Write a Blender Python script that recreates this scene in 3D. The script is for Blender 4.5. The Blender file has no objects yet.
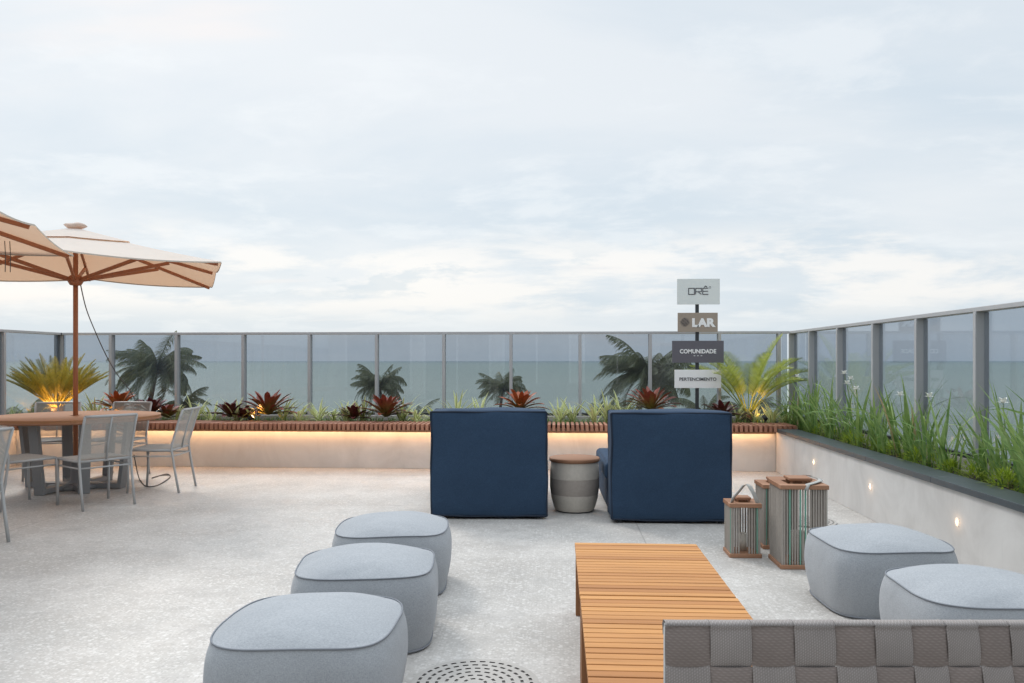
import bpy, bmesh, math, random
from math import sin, cos, pi, radians, atan, sqrt
from mathutils import Vector, Matrix, noise

SC = bpy.context.scene
COL = SC.collection

# ------------------------------------------------------------------ camera
F = 796.0; W, H = 1024, 683; CH = 1.35; HY = 361.0
YAW = atan(46.0 / F)
cd = bpy.data.cameras.new('camera'); cam = bpy.data.objects.new('camera', cd); COL.objects.link(cam)
cam.location = (0, 0, CH); cam.rotation_euler = (pi/2, 0, YAW)
cd.sensor_width = 36; cd.lens = 36 * F / W; cd.shift_y = (HY - H/2) / W
cd.clip_start = 0.05; cd.clip_end = 60000
SC.camera = cam

# ------------------------------------------------------------------ light
SUN_EL, SUN_AZ = radians(42), radians(-35)      # azimuth measured from +Y towards +X
SKY_STRENGTH = 0.12
sd = bpy.data.lights.new('sun', 'SUN'); sun = bpy.data.objects.new('sun', sd); COL.objects.link(sun)
sd.energy = 1.2; sd.angle = radians(13); sd.color = (1.0, 0.95, 0.89)
sv = Vector((sin(SUN_AZ)*cos(SUN_EL), cos(SUN_AZ)*cos(SUN_EL), sin(SUN_EL)))
sun.rotation_euler = sv.to_track_quat('Z', 'Y').to_euler(); sun.location = (0, 0, 30)
SC.view_settings.view_transform = 'Standard'; SC.view_settings.look = 'None'
SC.view_settings.exposure = 0.12; SC.view_settings.gamma = 1.0
SC.cycles.max_bounces = 8; SC.cycles.transparent_max_bounces = 16
SC.cycles.diffuse_bounces = 4; SC.cycles.caustics_reflective = False; SC.cycles.caustics_refractive = False
SC.cycles.sample_clamp_indirect = 6.0

world = bpy.data.worlds.new('World'); SC.world = world; world.use_nodes = True
nt = world.node_tree; N = nt.nodes; L = nt.links; N.clear()
def wn(t, **k):
    n = N.new(t)
    for a, b in k.items(): setattr(n, a, b)
    return n
def wmath(op, a, b=None, c=None, clamp=False):
    n = wn('ShaderNodeMath', operation=op); n.use_clamp = clamp
    for i, v in enumerate((a, b, c)):
        if v is None: continue
        if isinstance(v, (int, float)): n.inputs[i].default_value = v
        else: L.new(v, n.inputs[i])
    return n.outputs[0]
def wmix(f, a, b, typ='MIX'):
    n = wn('ShaderNodeMix', data_type='RGBA', blend_type=typ)
    for s, v in ((n.inputs['Factor'], f), (n.inputs['A'], a), (n.inputs['B'], b)):
        if isinstance(v, (int, float)): s.default_value = v
        elif isinstance(v, tuple): s.default_value = (*v, 1)
        else: L.new(v, s)
    return n.outputs['Result']
def wramp(x, lo, hi):
    n = wn('ShaderNodeMapRange', interpolation_type='SMOOTHSTEP')
    L.new(x, n.inputs[0]); n.inputs[1].default_value = lo; n.inputs[2].default_value = hi
    return n.outputs[0]
sky = wn('ShaderNodeTexSky', sky_type='NISHITA'); sky.sun_disc = False
sky.sun_elevation = SUN_EL; sky.sun_rotation = SUN_AZ; sky.air_density = 1.2; sky.dust_density = 2.0
tc = wn('ShaderNodeTexCoord'); sep = wn('ShaderNodeSeparateXYZ'); L.new(tc.outputs['Generated'], sep.inputs[0])
X_, Y_, Z_ = sep.outputs
zz = wmath('ADD', wmath('MAXIMUM', Z_, 0.0), 0.17)
cx = wmath('DIVIDE', X_, zz); cy = wmath('DIVIDE', Y_, zz)
def wnoise(sx, sy, scale, detail, rough=0.5, off=0.0, dist=0.0):
    cmb = wn('ShaderNodeCombineXYZ'); L.new(wmath('MULTIPLY', cx, sx), cmb.inputs[0]); L.new(wmath('MULTIPLY', cy, sy), cmb.inputs[1]); cmb.inputs[2].default_value = off
    n = wn('ShaderNodeTexNoise'); L.new(cmb.outputs[0], n.inputs['Vector'])
    n.inputs['Scale'].default_value = scale; n.inputs['Detail'].default_value = detail; n.inputs['Roughness'].default_value = rough
    n.inputs['Distortion'].default_value = dist
    return n.outputs['Fac']
def wdir(sx, sz, scale, detail, rough=0.5, off=0.0, dist=0.0):      # lumpy cloud banks seen edge-on near the horizon
    cmb = wn('ShaderNodeCombineXYZ'); L.new(X_, cmb.inputs[0]); L.new(wmath('MULTIPLY', Z_, sz), cmb.inputs[2])
    L.new(wmath('ADD', Y_, off), cmb.inputs[1])
    n = wn('ShaderNodeTexNoise'); L.new(cmb.outputs[0], n.inputs['Vector']); n.inputs['Scale'].default_value = scale
    n.inputs['Detail'].default_value = detail; n.inputs['Roughness'].default_value = rough; n.inputs['Distortion'].default_value = dist
    return n.outputs['Fac']
n1 = wnoise(0.6, 1.0, 0.9, 7, 0.55, 3.3, 0.4)
n2 = wnoise(0.8, 1.0, 2.6, 8, 0.6, 11.0, 0.2)
n3 = wnoise(0.35, 1.1, 1.7, 5, 0.5, 27.0)
K = 1.0 / SKY_STRENGTH
def kc(r, g, b): return (r*K, g*K, b*K)
base = wmix(wramp(n1, 0.36, 0.64), kc(0.635, 0.715, 0.785), kc(0.765, 0.805, 0.84))
base = wmix(wmath('MULTIPLY', wramp(n2, 0.50, 0.66), 0.55), base, kc(0.83, 0.865, 0.89))
base = wmix(wmath('MULTIPLY', wramp(n3, 0.60, 0.72), 0.6), base, kc(0.90, 0.83, 0.80))       # pinkish streaks
band = wmath('MULTIPLY', wramp(Z_, 0.035, 0.08), wmath('SUBTRACT', 1.0, wramp(Z_, 0.125, 0.18)))
bandm = wmath('MULTIPLY', band, wramp(wdir(1, 4.0, 3.2, 10, 0.6, 5.0, 0.3), 0.46, 0.58))
base = wmix(wmath('MULTIPLY', bandm, 0.85), base, kc(0.92, 0.90, 0.875))
puff = wmath('MULTIPLY', wmath('MULTIPLY', wramp(Z_, 0.07, 0.09), wmath('SUBTRACT', 1.0, wramp(Z_, 0.12, 0.15))), wramp(wdir(1, 3.2, 7.5, 10, 0.6, 13.0, 0.2), 0.55, 0.63))
base = wmix(wmath('MULTIPLY', puff, 0.55), base, kc(0.60, 0.69, 0.76))
low = wmath('SUBTRACT', 1.0, wramp(Z_, 0.0, 0.07))
base = wmix(wmath('MULTIPLY', low, 0.7), base, kc(0.63, 0.73, 0.80))
zen = wmath('ADD', 1.0, wmath('MULTIPLY', wramp(Z_, 0.42, 0.95), 1.3))                      # an overcast sky is brightest overhead
vm = wn('ShaderNodeVectorMath', operation='SCALE'); L.new(base, vm.inputs[0]); L.new(zen, vm.inputs['Scale'])
fin = wmix(0.93, sky.outputs[0], vm.outputs[0])
bg = wn('ShaderNodeBackground'); L.new(fin, bg.inputs[0]); bg.inputs[1].default_value = SKY_STRENGTH
wo = wn('ShaderNodeOutputWorld'); L.new(bg.outputs[0], wo.inputs[0])

# ------------------------------------------------------------------ coordinates
RT = Vector((cos(YAW), sin(YAW), 0)); FW = Vector((-sin(YAW), cos(YAW), 0))
def CW(lat, d, z=0.0): return RT*lat + FW*d + Vector((0, 0, z))
def G(px, py, z=0.0):
    d = F*(CH-z)/(py-HY); return CW((px-512)/F*d, d, z)
def onY(px, py, Y):                     # point on the vertical plane y = Y
    r = RT*((px-512)/F) + FW + Vector((0, 0, (HY-py)/F)); t = Y/r.y
    return Vector((0, 0, CH)) + r*t
def onX(px, py, X):
    r = RT*((px-512)/F) + FW + Vector((0, 0, (HY-py)/F)); t = X/r.x
    return Vector((0, 0, CH)) + r*t

# ------------------------------------------------------------------ materials
def mat(name):
    m = bpy.data.materials.new(name); m.use_nodes = True; t = m.node_tree
    b = t.nodes['Principled BSDF']; return m, t, b
def nd(t, typ, **k):
    n = t.nodes.new(typ)
    for a, b in k.items(): setattr(n, a, b)
    return n
def inp(t, s, v):
    if isinstance(v, (int, float)): s.default_value = v
    elif isinstance(v, tuple): s.default_value = (*v, 1) if len(v) == 3 and s.type == 'RGBA' else v
    else: t.links.new(v, s)
def mix(t, f, a, b, typ='MIX'):
    n = nd(t, 'ShaderNodeMix', data_type='RGBA', blend_type=typ)
    inp(t, n.inputs['Factor'], f); inp(t, n.inputs['A'], a); inp(t, n.inputs['B'], b)
    return n.outputs['Result']
def mth(t, op, a, b=None):
    n = nd(t, 'ShaderNodeMath', operation=op); inp(t, n.inputs[0], a)
    if b is not None: inp(t, n.inputs[1], b)
    return n.outputs[0]
def coords(t, scale=(1, 1, 1), kind='Object'):
    c = nd(t, 'ShaderNodeTexCoord'); m = nd(t, 'ShaderNodeMapping'); m.inputs['Scale'].default_value = scale
    t.links.new(c.outputs[kind], m.inputs[0]); return m.outputs[0]
def nz(t, vec, scale, detail=4, rough=0.5, dist=0.0):
    n = nd(t, 'ShaderNodeTexNoise'); t.links.new(vec, n.inputs['Vector']); n.inputs['Scale'].default_value = scale
    n.inputs['Detail'].default_value = detail; n.inputs['Roughness'].default_value = rough; n.inputs['Distortion'].default_value = dist
    return n.outputs['Fac']
def rmp(t, x, lo, hi, a=0.0, b=1.0):
    n = nd(t, 'ShaderNodeMapRange'); t.links.new(x, n.inputs[0])
    for i, v in enumerate((lo, hi, a, b)): n.inputs[i+1].default_value = v
    return n.outputs[0]
def bump(t, b, h, strength=0.3, dist=0.002):
    n = nd(t, 'ShaderNodeBump'); n.inputs['Strength'].default_value = strength; n.inputs['Distance'].default_value = dist
    t.links.new(h, n.inputs['Height']); t.links.new(n.outputs[0], b.inputs['Normal'])
def simple(name, c, rough=0.6, metal=0.0, var=0.12, sc=6.0, bs=0.0, bsc=200.0):
    m, t, b = mat(name); v = coords(t)
    n = nz(t, v, sc, 5, 0.6)
    inp(t, b.inputs['Base Color'], mix(t, n, tuple(x*(1-var) for x in c), tuple(min(1, x*(1+var)) for x in c)))
    b.inputs['Roughness'].default_value = rough; b.inputs['Metallic'].default_value = metal
    if bs: bump(t, b, nz(t, v, bsc, 2), bs, 0.001)
    return m
M = {}
def m_floor():
    m, t, b = mat('terrazzo_paving'); v = coords(t)
    c = mix(t, rmp(t, nz(t, v, 1.1, 5, 0.6), 0.35, 0.65), (0.400, 0.378, 0.352), (0.530, 0.506, 0.478))
    c = mix(t, rmp(t, nz(t, v, 11, 5, 0.7), 0.50, 0.68, 0, 0.38), c, (0.38, 0.355, 0.325)); c = mix(t, rmp(t, nz(t, coords(t, (1, 1.3, 1)), 17, 4, 0.7), 0.54, 0.68, 0, 0.40), c, (0.62, 0.595, 0.565))
    def chips(scale, lo, hi, col, f, c):
        vo = nd(t, 'ShaderNodeTexVoronoi', feature='F1'); 
        w = nd(t, 'ShaderNodeTexNoise'); w.inputs['Scale'].default_value = scale*0.7; t.links.new(v, w.inputs['Vector'])
        wv = nd(t, 'ShaderNodeVectorMath', operation='SCALE'); t.links.new(w.outputs['Color'], wv.inputs[0]); wv.inputs['Scale'].default_value = 0.9/scale
        ad = nd(t, 'ShaderNodeVectorMath', operation='ADD'); t.links.new(v, ad.inputs[0]); t.links.new(wv.outputs[0], ad.inputs[1])
        t.links.new(ad.outputs[0], vo.inputs['Vector']); vo.inputs['Scale'].default_value = scale
        sp = nd(t, 'ShaderNodeSeparateColor'); t.links.new(vo.outputs['Color'], sp.inputs[0])
        k = mth(t, 'MULTIPLY', mth(t, 'GREATER_THAN', sp.outputs[0], lo), mth(t, 'LESS_THAN', vo.outputs['Distance'], hi))
        return mix(t, mth(t, 'MULTIPLY', k, f), c, col)
    c = chips(34, 0.62, 0.36, (0.68, 0.66, 0.635), 0.55, c)
    c = chips(48, 0.62, 0.38, (0.30, 0.285, 0.265), 0.42, c)
    c = chips(9, 0.86, 0.30, (0.37, 0.35, 0.33), 0.35, c)
    c = chips(14, 0.86, 0.26, (0.64, 0.62, 0.60), 0.40, c)
    c = chips(70, 0.5, 0.45, (0.70, 0.68, 0.66), 0.4, c)
    c = mix(t, rmp(t, nz(t, v, 3.2, 6, 0.65), 0.52, 0.70, 0, 0.50), c, (0.35, 0.335, 0.32))
    # joints between the big slabs
    sp = nd(t, 'ShaderNodeSeparateXYZ'); t.links.new(v, sp.inputs[0])
    def joint(s, off, period):
        a = mth(t, 'ADD', s, off); a = mth(t, 'DIVIDE', a, period); a = mth(t, 'FRACT', a)
        a = mth(t, 'ABSOLUTE', mth(t, 'SUBTRACT', a, 0.5)); return mth(t, 'GREATER_THAN', a, 0.5 - 0.005/period)
    j = mth(t, 'MAXIMUM', joint(sp.outputs[0], 14.35, 5.0), joint(sp.outputs[1], 12.64, 5.0))
    c = mix(t, mth(t, 'MULTIPLY', j, 0.6), c, (0.25, 0.235, 0.22))
    inp(t, b.inputs['Base Color'], c); inp(t, b.inputs['Roughness'], rmp(t, nz(t, v, 2.5, 3), 0.3, 0.7, 0.42, 0.62))
    bump(t, b, nz(t, v, 60, 3), 0.12, 0.002); return m
def m_plaster():
    m, t, b = mat('burnished_cement'); v = coords(t)
    n = nz(t, v, 1.6, 8, 0.62, 0.8); c = mix(t, rmp(t, n, 0.3, 0.7), (0.515, 0.50, 0.485), (0.68, 0.67, 0.655))
    v2 = coords(t, (1, 1, 0.18)); c = mix(t, rmp(t, nz(t, v2, 9, 5, 0.7), 0.55, 0.75, 0, 0.25), c, (0.42, 0.40, 0.38))
    inp(t, b.inputs['Base Color'], c); b.inputs['Roughness'].default_value = 0.7; bump(t, b, n, 0.25, 0.01); return m
def m_wood(name, c1, c2, axis=0, rough=0.5, grain=1.0):
    m, t, b = mat(name); s = [26*grain]*3; s[axis] = 1.6
    g = nz(t, coords(t, tuple(s)), 1.5, 6, 0.6, 0.6); geo = nd(t, 'ShaderNodeNewGeometry')
    c = mix(t, geo.outputs['Random Per Island'], c1, c2)
    c = mix(t, rmp(t, g, 0.42, 0.72, 0, 0.38), c, tuple(x*0.55 for x in c1))
    inp(t, b.inputs['Base Color'], c); b.inputs['Roughness'].default_value = rough; bump(t, b, g, 0.15, 0.001); return m
def m_fabric(name, c1, c2, sc=450, rough=0.95, fine=0.35, sheen=0.15):
    m, t, b = mat(name); v = coords(t)
    a = nz(t, coords(t, (1, 1, 0.25)), sc, 2, 0.7); bb = nz(t, coords(t, (0.25, 0.25, 1)), sc, 2, 0.7)
    big = nz(t, v, 3.5, 4, 0.6); w = mth(t, 'MULTIPLY', mth(t, 'ADD', a, bb), 0.5)
    c = mix(t, rmp(t, w, 0.36, 0.64), c1, c2); c = mix(t, rmp(t, big, 0.35, 0.7, 0, 0.18), c, tuple(x*0.72 for x in c1))
    inp(t, b.inputs['Base Color'], c); b.inputs['Roughness'].default_value = rough
    b.inputs['Sheen Weight'].default_value = sheen; b.inputs['Sheen Roughness'].default_value = 0.6
    b.inputs['Specular IOR Level'].default_value = 0.2
    n2 = nz(t, v, 4.0, 2, 0.45, 0.5); h = mth(t, 'ADD', mth(t, 'MULTIPLY', n2, 6.0), mth(t, 'MULTIPLY', w, fine)); bump(t, b, h, 0.5, 0.006); return m
def m_foliage(name, c1, c2, tip=None, trans=0.3, rough=0.5, dead=1.1):
    m, t, b = mat(name); geo = nd(t, 'ShaderNodeNewGeometry')
    c = mix(t, geo.outputs['Random Per Island'], c1, c2)
    c = mix(t, rmp(t, nz(t, coords(t), 14, 3), 0.4, 0.7, 0, 0.5), c, tip or c2)
    c = mix(t, mth(t, 'GREATER_THAN', geo.outputs['Random Per Island'], dead), c, (0.48, 0.36, 0.20))
    inp(t, b.inputs['Base Color'], c); b.inputs['Roughness'].default_value = rough
    tr = nd(t, 'ShaderNodeBsdfTranslucent'); inp(t, tr.inputs[0], c)
    mx = nd(t, 'ShaderNodeMixShader'); mx.inputs[0].default_value = trans
    t.links.new(b.outputs[0], mx.inputs[1]); t.links.new(tr.outputs[0], mx.inputs[2])
    t.links.new(mx.outputs[0], t.nodes['Material Output'].inputs['Surface']); return m
def m_stripe(name):                      # cream edged leaves: pattern across the leaf through the uv map
    m, t, b = mat(name); uv = nd(t, 'ShaderNodeUVMap'); sp = nd(t, 'ShaderNodeSeparateXYZ'); t.links.new(uv.outputs[0], sp.inputs[0])
    e = mth(t, 'ABSOLUTE', mth(t, 'SUBTRACT', sp.outputs[0], 0.5)); geo = nd(t, 'ShaderNodeNewGeometry')
    c = mix(t, mth(t, 'GREATER_THAN', e, 0.2), (0.36, 0.47, 0.16), (0.84, 0.82, 0.50))
    c = mix(t, rmp(t, geo.outputs['Random Per Island'], 0, 1, 0, 0.6), c, (0.55, 0.60, 0.22))
    inp(t, b.inputs['Base Color'], c); b.inputs['Roughness'].default_value = 0.5
    tr = nd(t, 'ShaderNodeBsdfTranslucent'); inp(t, tr.inputs[0], c); mx = nd(t, 'ShaderNodeMixShader'); mx.inputs[0].default_value = 0.3
    t.links.new(b.outputs[0], mx.inputs[1]); t.links.new(tr.outputs[0], mx.inputs[2]); t.links.new(mx.outputs[0], t.nodes['Material Output'].inputs['Surface']); return m
def m_brom(name, base, tip):
    m, t, b = mat(name); uv = nd(t, 'ShaderNodeUVMap'); sp = nd(t, 'ShaderNodeSeparateXYZ'); t.links.new(uv.outputs[0], sp.inputs[0])
    geo = nd(t, 'ShaderNodeNewGeometry'); f = mth(t, 'ADD', mth(t, 'MULTIPLY', sp.outputs[1], 0.9), mth(t, 'MULTIPLY', geo.outputs['Random Per Island'], 0.35))
    c = mix(t, rmp(t, f, 0.25, 0.85), base, tip); c = mix(t, rmp(t, nz(t, coords(t), 30, 3), 0.5, 0.7, 0, 0.5), c, (0.05, 0.015, 0.015))
    inp(t, b.inputs['Base Color'], c); b.inputs['Roughness'].default_value = 0.35; return m
def m_glass():
    m, t, b = mat('tinted_glass'); t.nodes.remove(b)
    tr = nd(t, 'ShaderNodeBsdfTransparent'); tr.inputs[0].default_value = (0.665, 0.695, 0.73, 1)
    gl = nd(t, 'ShaderNodeBsdfGlossy'); gl.inputs['Roughness'].default_value = 0.015; gl.inputs[0].default_value = (0.9, 0.95, 1, 1)
    df = nd(t, 'ShaderNodeBsdfDiffuse'); df.inputs[0].default_value = (0.42, 0.46, 0.52, 1)
    fr = nd(t, 'ShaderNodeFresnel'); gg = nd(t, 'ShaderNodeNewGeometry'); t.links.new(rmp(t, gg.outputs['Backfacing'], 0, 1, 1.42, 1/1.42), fr.inputs[0])   # thin pane: both faces reflect alike
    dirt = rmp(t, nz(t, coords(t, (1, 1, 0.5)), 1.7, 6, 0.7), 0.4, 0.75, 0.02, 0.075)
    m1 = nd(t, 'ShaderNodeMixShader'); t.links.new(dirt, m1.inputs[0]); t.links.new(tr.outputs[0], m1.inputs[1]); t.links.new(df.outputs[0], m1.inputs[2])
    m2 = nd(t, 'ShaderNodeMixShader'); t.links.new(fr.outputs[0], m2.inputs[0]); t.links.new(m1.outputs[0], m2.inputs[1]); t.links.new(gl.outputs[0], m2.inputs[2])
    t.links.new(m2.outputs[0], t.nodes['Material Output'].inputs['Surface']); return m
def m_emit(name, c, s):
    m, t, b = mat(name); b.inputs['Base Color'].default_value = (0.8, 0.8, 0.8, 1)
    b.inputs['Emission Color'].default_value = (*c, 1); b.inputs['Emission Strength'].default_value = s; return m
def m_sea():
    m, t, b = mat('sea_water'); v = coords(t, (1, 2.2, 1))
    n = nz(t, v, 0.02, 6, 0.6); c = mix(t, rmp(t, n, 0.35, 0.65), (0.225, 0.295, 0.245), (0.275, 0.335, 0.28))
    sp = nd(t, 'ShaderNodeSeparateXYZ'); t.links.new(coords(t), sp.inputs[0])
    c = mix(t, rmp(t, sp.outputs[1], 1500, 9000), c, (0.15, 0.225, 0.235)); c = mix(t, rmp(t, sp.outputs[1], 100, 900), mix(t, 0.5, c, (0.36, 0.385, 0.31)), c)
    w = nz(t, coords(t, (0.5, 1.6, 1)), 0.35, 8, 0.72); c = mix(t, rmp(t, w, 0.66, 0.74, 0, 0.5), c, (0.6, 0.63, 0.62))
    inp(t, b.inputs['Base Color'], c); b.inputs['Roughness'].default_value = 0.4; b.inputs['Specular IOR Level'].default_value = 0.5
    bump(t, b, nz(t, coords(t, (0.7, 1.6, 1)), 0.4, 6, 0.65), 0.7, 0.5); return m
def m_canvas():
    m, t, b = mat('umbrella_canvas'); v = coords(t); n = nz(t, v, 300, 2)
    c = mix(t, n, (0.76, 0.71, 0.65), (0.84, 0.79, 0.73)); c = mix(t, rmp(t, nz(t, v, 3, 4), 0.5, 0.75, 0, 0.2), c, (0.6, 0.5, 0.42))
    inp(t, b.inputs['Base Color'], c); b.inputs['Roughness'].default_value = 0.9
    tr = nd(t, 'ShaderNodeBsdfTranslucent'); tr.inputs[0].default_value = (0.80, 0.48, 0.29, 1)
    mx = nd(t, 'ShaderNodeMixShader'); mx.inputs[0].default_value = 0.34
    t.links.new(b.outputs[0], mx.inputs[1]); t.links.new(tr.outputs[0], mx.inputs[2]); t.links.new(mx.outputs[0], t.nodes['Material Output'].inputs['Surface']); return m
def m_strap(name, c1, c2):
    m, t, b = mat(name); c_ = nd(t, 'ShaderNodeUVMap'); mp = nd(t, 'ShaderNodeMapping'); t.links.new(c_.outputs[0], mp.inputs[0])
    w = nd(t, 'ShaderNodeTexWave', wave_type='BANDS', bands_direction='DIAGONAL'); t.links.new(mp.outputs[0], w.inputs['Vector'])
    w.inputs['Scale'].default_value = 5.0; w.inputs['Distortion'].default_value = 0.4
    w2 = nd(t, 'ShaderNodeTexWave', wave_type='BANDS', bands_direction='X'); t.links.new(mp.outputs[0], w2.inputs['Vector']); w2.inputs['Scale'].default_value = 4.0
    n = nz(t, coords(t), 12, 4, 0.6); k = mth(t, 'MULTIPLY', w.outputs[0], w2.outputs[0])
    c = mix(t, k, c1, c2); c = mix(t, rmp(t, n, 0.4, 0.7, 0, 0.3), c, tuple(x*0.7 for x in c1))
    inp(t, b.inputs['Base Color'], c); b.inputs['Roughness'].default_value = 0.8; bump(t, b, k, 0.3, 0.001); return m

M['floor'] = m_floor(); M['plaster'] = m_plaster()
M['teak'] = m_wood('oiled_teak', (0.43, 0.18, 0.052), (0.62, 0.30, 0.096), 0, 0.62)
M['teak_dark'] = m_wood('teak_edge', (0.26, 0.11, 0.045), (0.34, 0.15, 0.06), 2, 0.55)
M['deckwood'] = m_wood('red_brown_slats', (0.34, 0.145, 0.088), (0.50, 0.24, 0.15), 1, 0.6)
M['tablewood'] = m_wood('table_top_wood', (0.38, 0.175, 0.078), (0.46, 0.23, 0.11), 0, 0.7)
M['polewood'] = m_wood('umbrella_wood', (0.36, 0.125, 0.055), (0.42, 0.16, 0.075), 2, 0.5)
M['lidwood'] = m_wood('lid_wood', (0.30, 0.145, 0.078), (0.40, 0.215, 0.13), 0, 0.7)
M['pouf'] = m_fabric('grey_blue_fabric', (0.28, 0.30, 0.325), (0.425, 0.445, 0.47))
M['pouf_pipe'] = simple('piping_fabric', (0.21, 0.225, 0.25), 0.9)
M['navy'] = m_fabric('navy_fabric', (0.019, 0.041, 0.080), (0.034, 0.067, 0.120), 380, 0.85, 0.25, 0.03)
M['navy_pipe'] = simple('navy_piping', (0.010, 0.020, 0.040), 0.8)
M['alu'] = simple('grey_aluminium', (0.44, 0.445, 0.455), 0.5, 0.1, 0.05)
M['chairframe'] = simple('chair_paint', (0.43, 0.44, 0.445), 0.45, 0.1, 0.05)
M['cord'] = simple('grey_cord', (0.43, 0.415, 0.39), 0.85, 0, 0.18, 60, 0.3, 300)
M['tablebase'] = simple('table_base_paint', (0.25, 0.26, 0.27), 0.5, 0.0, 0.06)
M['coping'] = simple('dark_slate', (0.060, 0.075, 0.085), 0.38, 0, 0.25, 14, 0.2, 90)
M['soil'] = simple('dark_soil', (0.045, 0.032, 0.024), 0.95, 0, 0.4, 30, 0.8, 60)
M['curb'] = simple('pale_concrete', (0.45, 0.43, 0.40), 0.8, 0, 0.15, 5)
M['dark'] = simple('dark_steel', (0.035, 0.04, 0.045), 0.5, 0.2)
M['cable'] = simple('grey_cable', (0.10, 0.09, 0.085), 0.6)
M['glass'] = m_glass(); M['sea'] = m_sea(); M['canvas'] = m_canvas()
M['canvas_grey'] = simple('canvas_hem', (0.50, 0.44, 0.38), 0.9)
M['led'] = m_emit('warm_led', (1.0, 0.57, 0.27), 19.0)
M['steplens'] = m_emit('step_light_lens', (1.0, 0.62, 0.34), 4.5)
M['spotlens'] = m_emit('spot_lens', (1.0, 0.6, 0.25), 25.0)
M['white'] = simple('white_paint', (0.84, 0.84, 0.83), 0.6, 0, 0.03)
M['leafgreen'] = m_foliage('iris_leaf', (0.10, 0.21, 0.045), (0.32, 0.46, 0.14), (0.42, 0.53, 0.20), dead=0.95)
M['fern'] = m_foliage('fern_leaf', (0.20, 0.31, 0.025), (0.38, 0.48, 0.045), (0.42, 0.52, 0.06), 0.35)
M['cycad'] = m_foliage('cycad_leaf', (0.30, 0.27, 0.04), (0.60, 0.48, 0.08), (0.62, 0.50, 0.12), 0.3)
M['cycad2'] = m_foliage('fresh_cycad_leaf', (0.25, 0.33, 0.045), (0.52, 0.58, 0.12), (0.58, 0.62, 0.17), 0.35)
M['palm'] = m_foliage('coconut_leaf', (0.10, 0.125, 0.06), (0.24, 0.26, 0.13), (0.34, 0.31, 0.19), 0.3)
M['tuft'] = m_stripe('variegated_leaf')
M['brom'] = m_brom('red_bromeliad', (0.22, 0.19, 0.05), (0.27, 0.060, 0.038))
M['brom2'] = m_brom('dark_bromeliad', (0.13, 0.07, 0.03), (0.12, 0.025, 0.028))
M['brom3'] = m_brom('orange_bromeliad', (0.22, 0.15, 0.04), (0.42, 0.10, 0.03))
M['bark'] = simple('palm_bark', (0.13, 0.10, 0.08), 0.9, 0, 0.3, 12, 0.6, 30)
M['petal'] = simple('white_petal', (0.85, 0.85, 0.80), 0.7)
M['basket_a'] = simple('pale_rope', (0.58, 0.53, 0.465), 0.9, 0, 0.15, 40, 0.4, 200)
M['basket_b'] = simple('taupe_rope', (0.40, 0.35, 0.31), 0.9, 0, 0.15, 40, 0.4, 200)
M['rope_grey'] = simple('grey_rope', (0.37, 0.335, 0.30), 0.9, 0, 0.2, 40, 0.4, 200)
M['rope_green'] = simple('green_rope', (0.17, 0.36, 0.28), 0.8, 0, 0.2, 40)
M['webbing'] = simple('pale_webbing', (0.42, 0.42, 0.40), 0.85, 0, 0.1, 60)
M['strap_v'] = m_strap('ribbed_strap', (0.26, 0.232, 0.22), (0.38, 0.350, 0.335))
M['strap_h'] = m_strap('brown_strap', (0.22, 0.182, 0.165), (0.285, 0.245, 0.228))
M['s_grey'] = simple('sign_pale', (0.70, 0.735, 0.72), 0.5, 0, 0.02)
M['s_taupe'] = simple('sign_taupe', (0.33, 0.27, 0.215), 0.5, 0, 0.03)
M['s_dark'] = simple('sign_dark', (0.115, 0.11, 0.13), 0.5, 0, 0.03)
M['s_white'] = simple('sign_white', (0.82, 0.83, 0.83), 0.5, 0, 0.02)
M['ink'] = simple('sign_ink', (0.06, 0.06, 0.075), 0.5)
M['grate'] = simple('cast_grate', (0.42, 0.40, 0.375), 0.7, 0, 0.15, 20)
M['void'] = simple('grate_well', (0.16, 0.15, 0.14), 0.9)
M['sand'] = simple('sandy_ground', (0.30, 0.27, 0.20), 0.95, 0, 0.25, 0.08)
M['facade'] = simple('facade_render', (0.55, 0.53, 0.50), 0.8, 0, 0.08, 1.0)
M['window'] = simple('dark_window', (0.05, 0.06, 0.07), 0.1)

# ------------------------------------------------------------------ mesh helpers
def link(name, bm, m, parent=None, loc=(0, 0, 0), rz=0.0, smooth=False, kind=None):
    me = bpy.data.meshes.new(name); bm.to_mesh(me); bm.free()
    for mm in (m if isinstance(m, (list, tuple)) else [m]): me.materials.append(mm)
    if smooth:
        for p in me.polygons: p.use_smooth = True
    o = bpy.data.objects.new(name, me); COL.objects.link(o); o.location = loc; o.rotation_euler = (0, 0, rz)
    if parent: o.parent = parent
    if kind: o['kind'] = kind
    return o
def thing(name, label, cat, loc=(0, 0, 0), rz=0.0, group=None):
    o = bpy.data.objects.new(name, None); COL.objects.link(o); o.empty_display_size = 0.1
    o.location = loc; o.rotation_euler = (0, 0, rz); o['label'] = label; o['category'] = cat
    if group: o['group'] = group
    return o
def tag(o, label, cat, group=None):
    o['label'] = label; o['category'] = cat
    if group: o['group'] = group
    return o
def dup(root, loc, rz, label):
    def cp(o, par):
        c = o.copy(); COL.objects.link(c); c.parent = par
        for ch in kids[o.name]: cp(ch, c)
        return c
    kids = {}
    def walk(o):
        kids[o.name] = [x for x in o.children]
        for x in kids[o.name]: walk(x)
    walk(root)
    r = cp(root, None); r.location = loc; r.rotation_euler = (0, 0, rz); r['label'] = label
    return r
def BM(): return bmesh.new()
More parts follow.
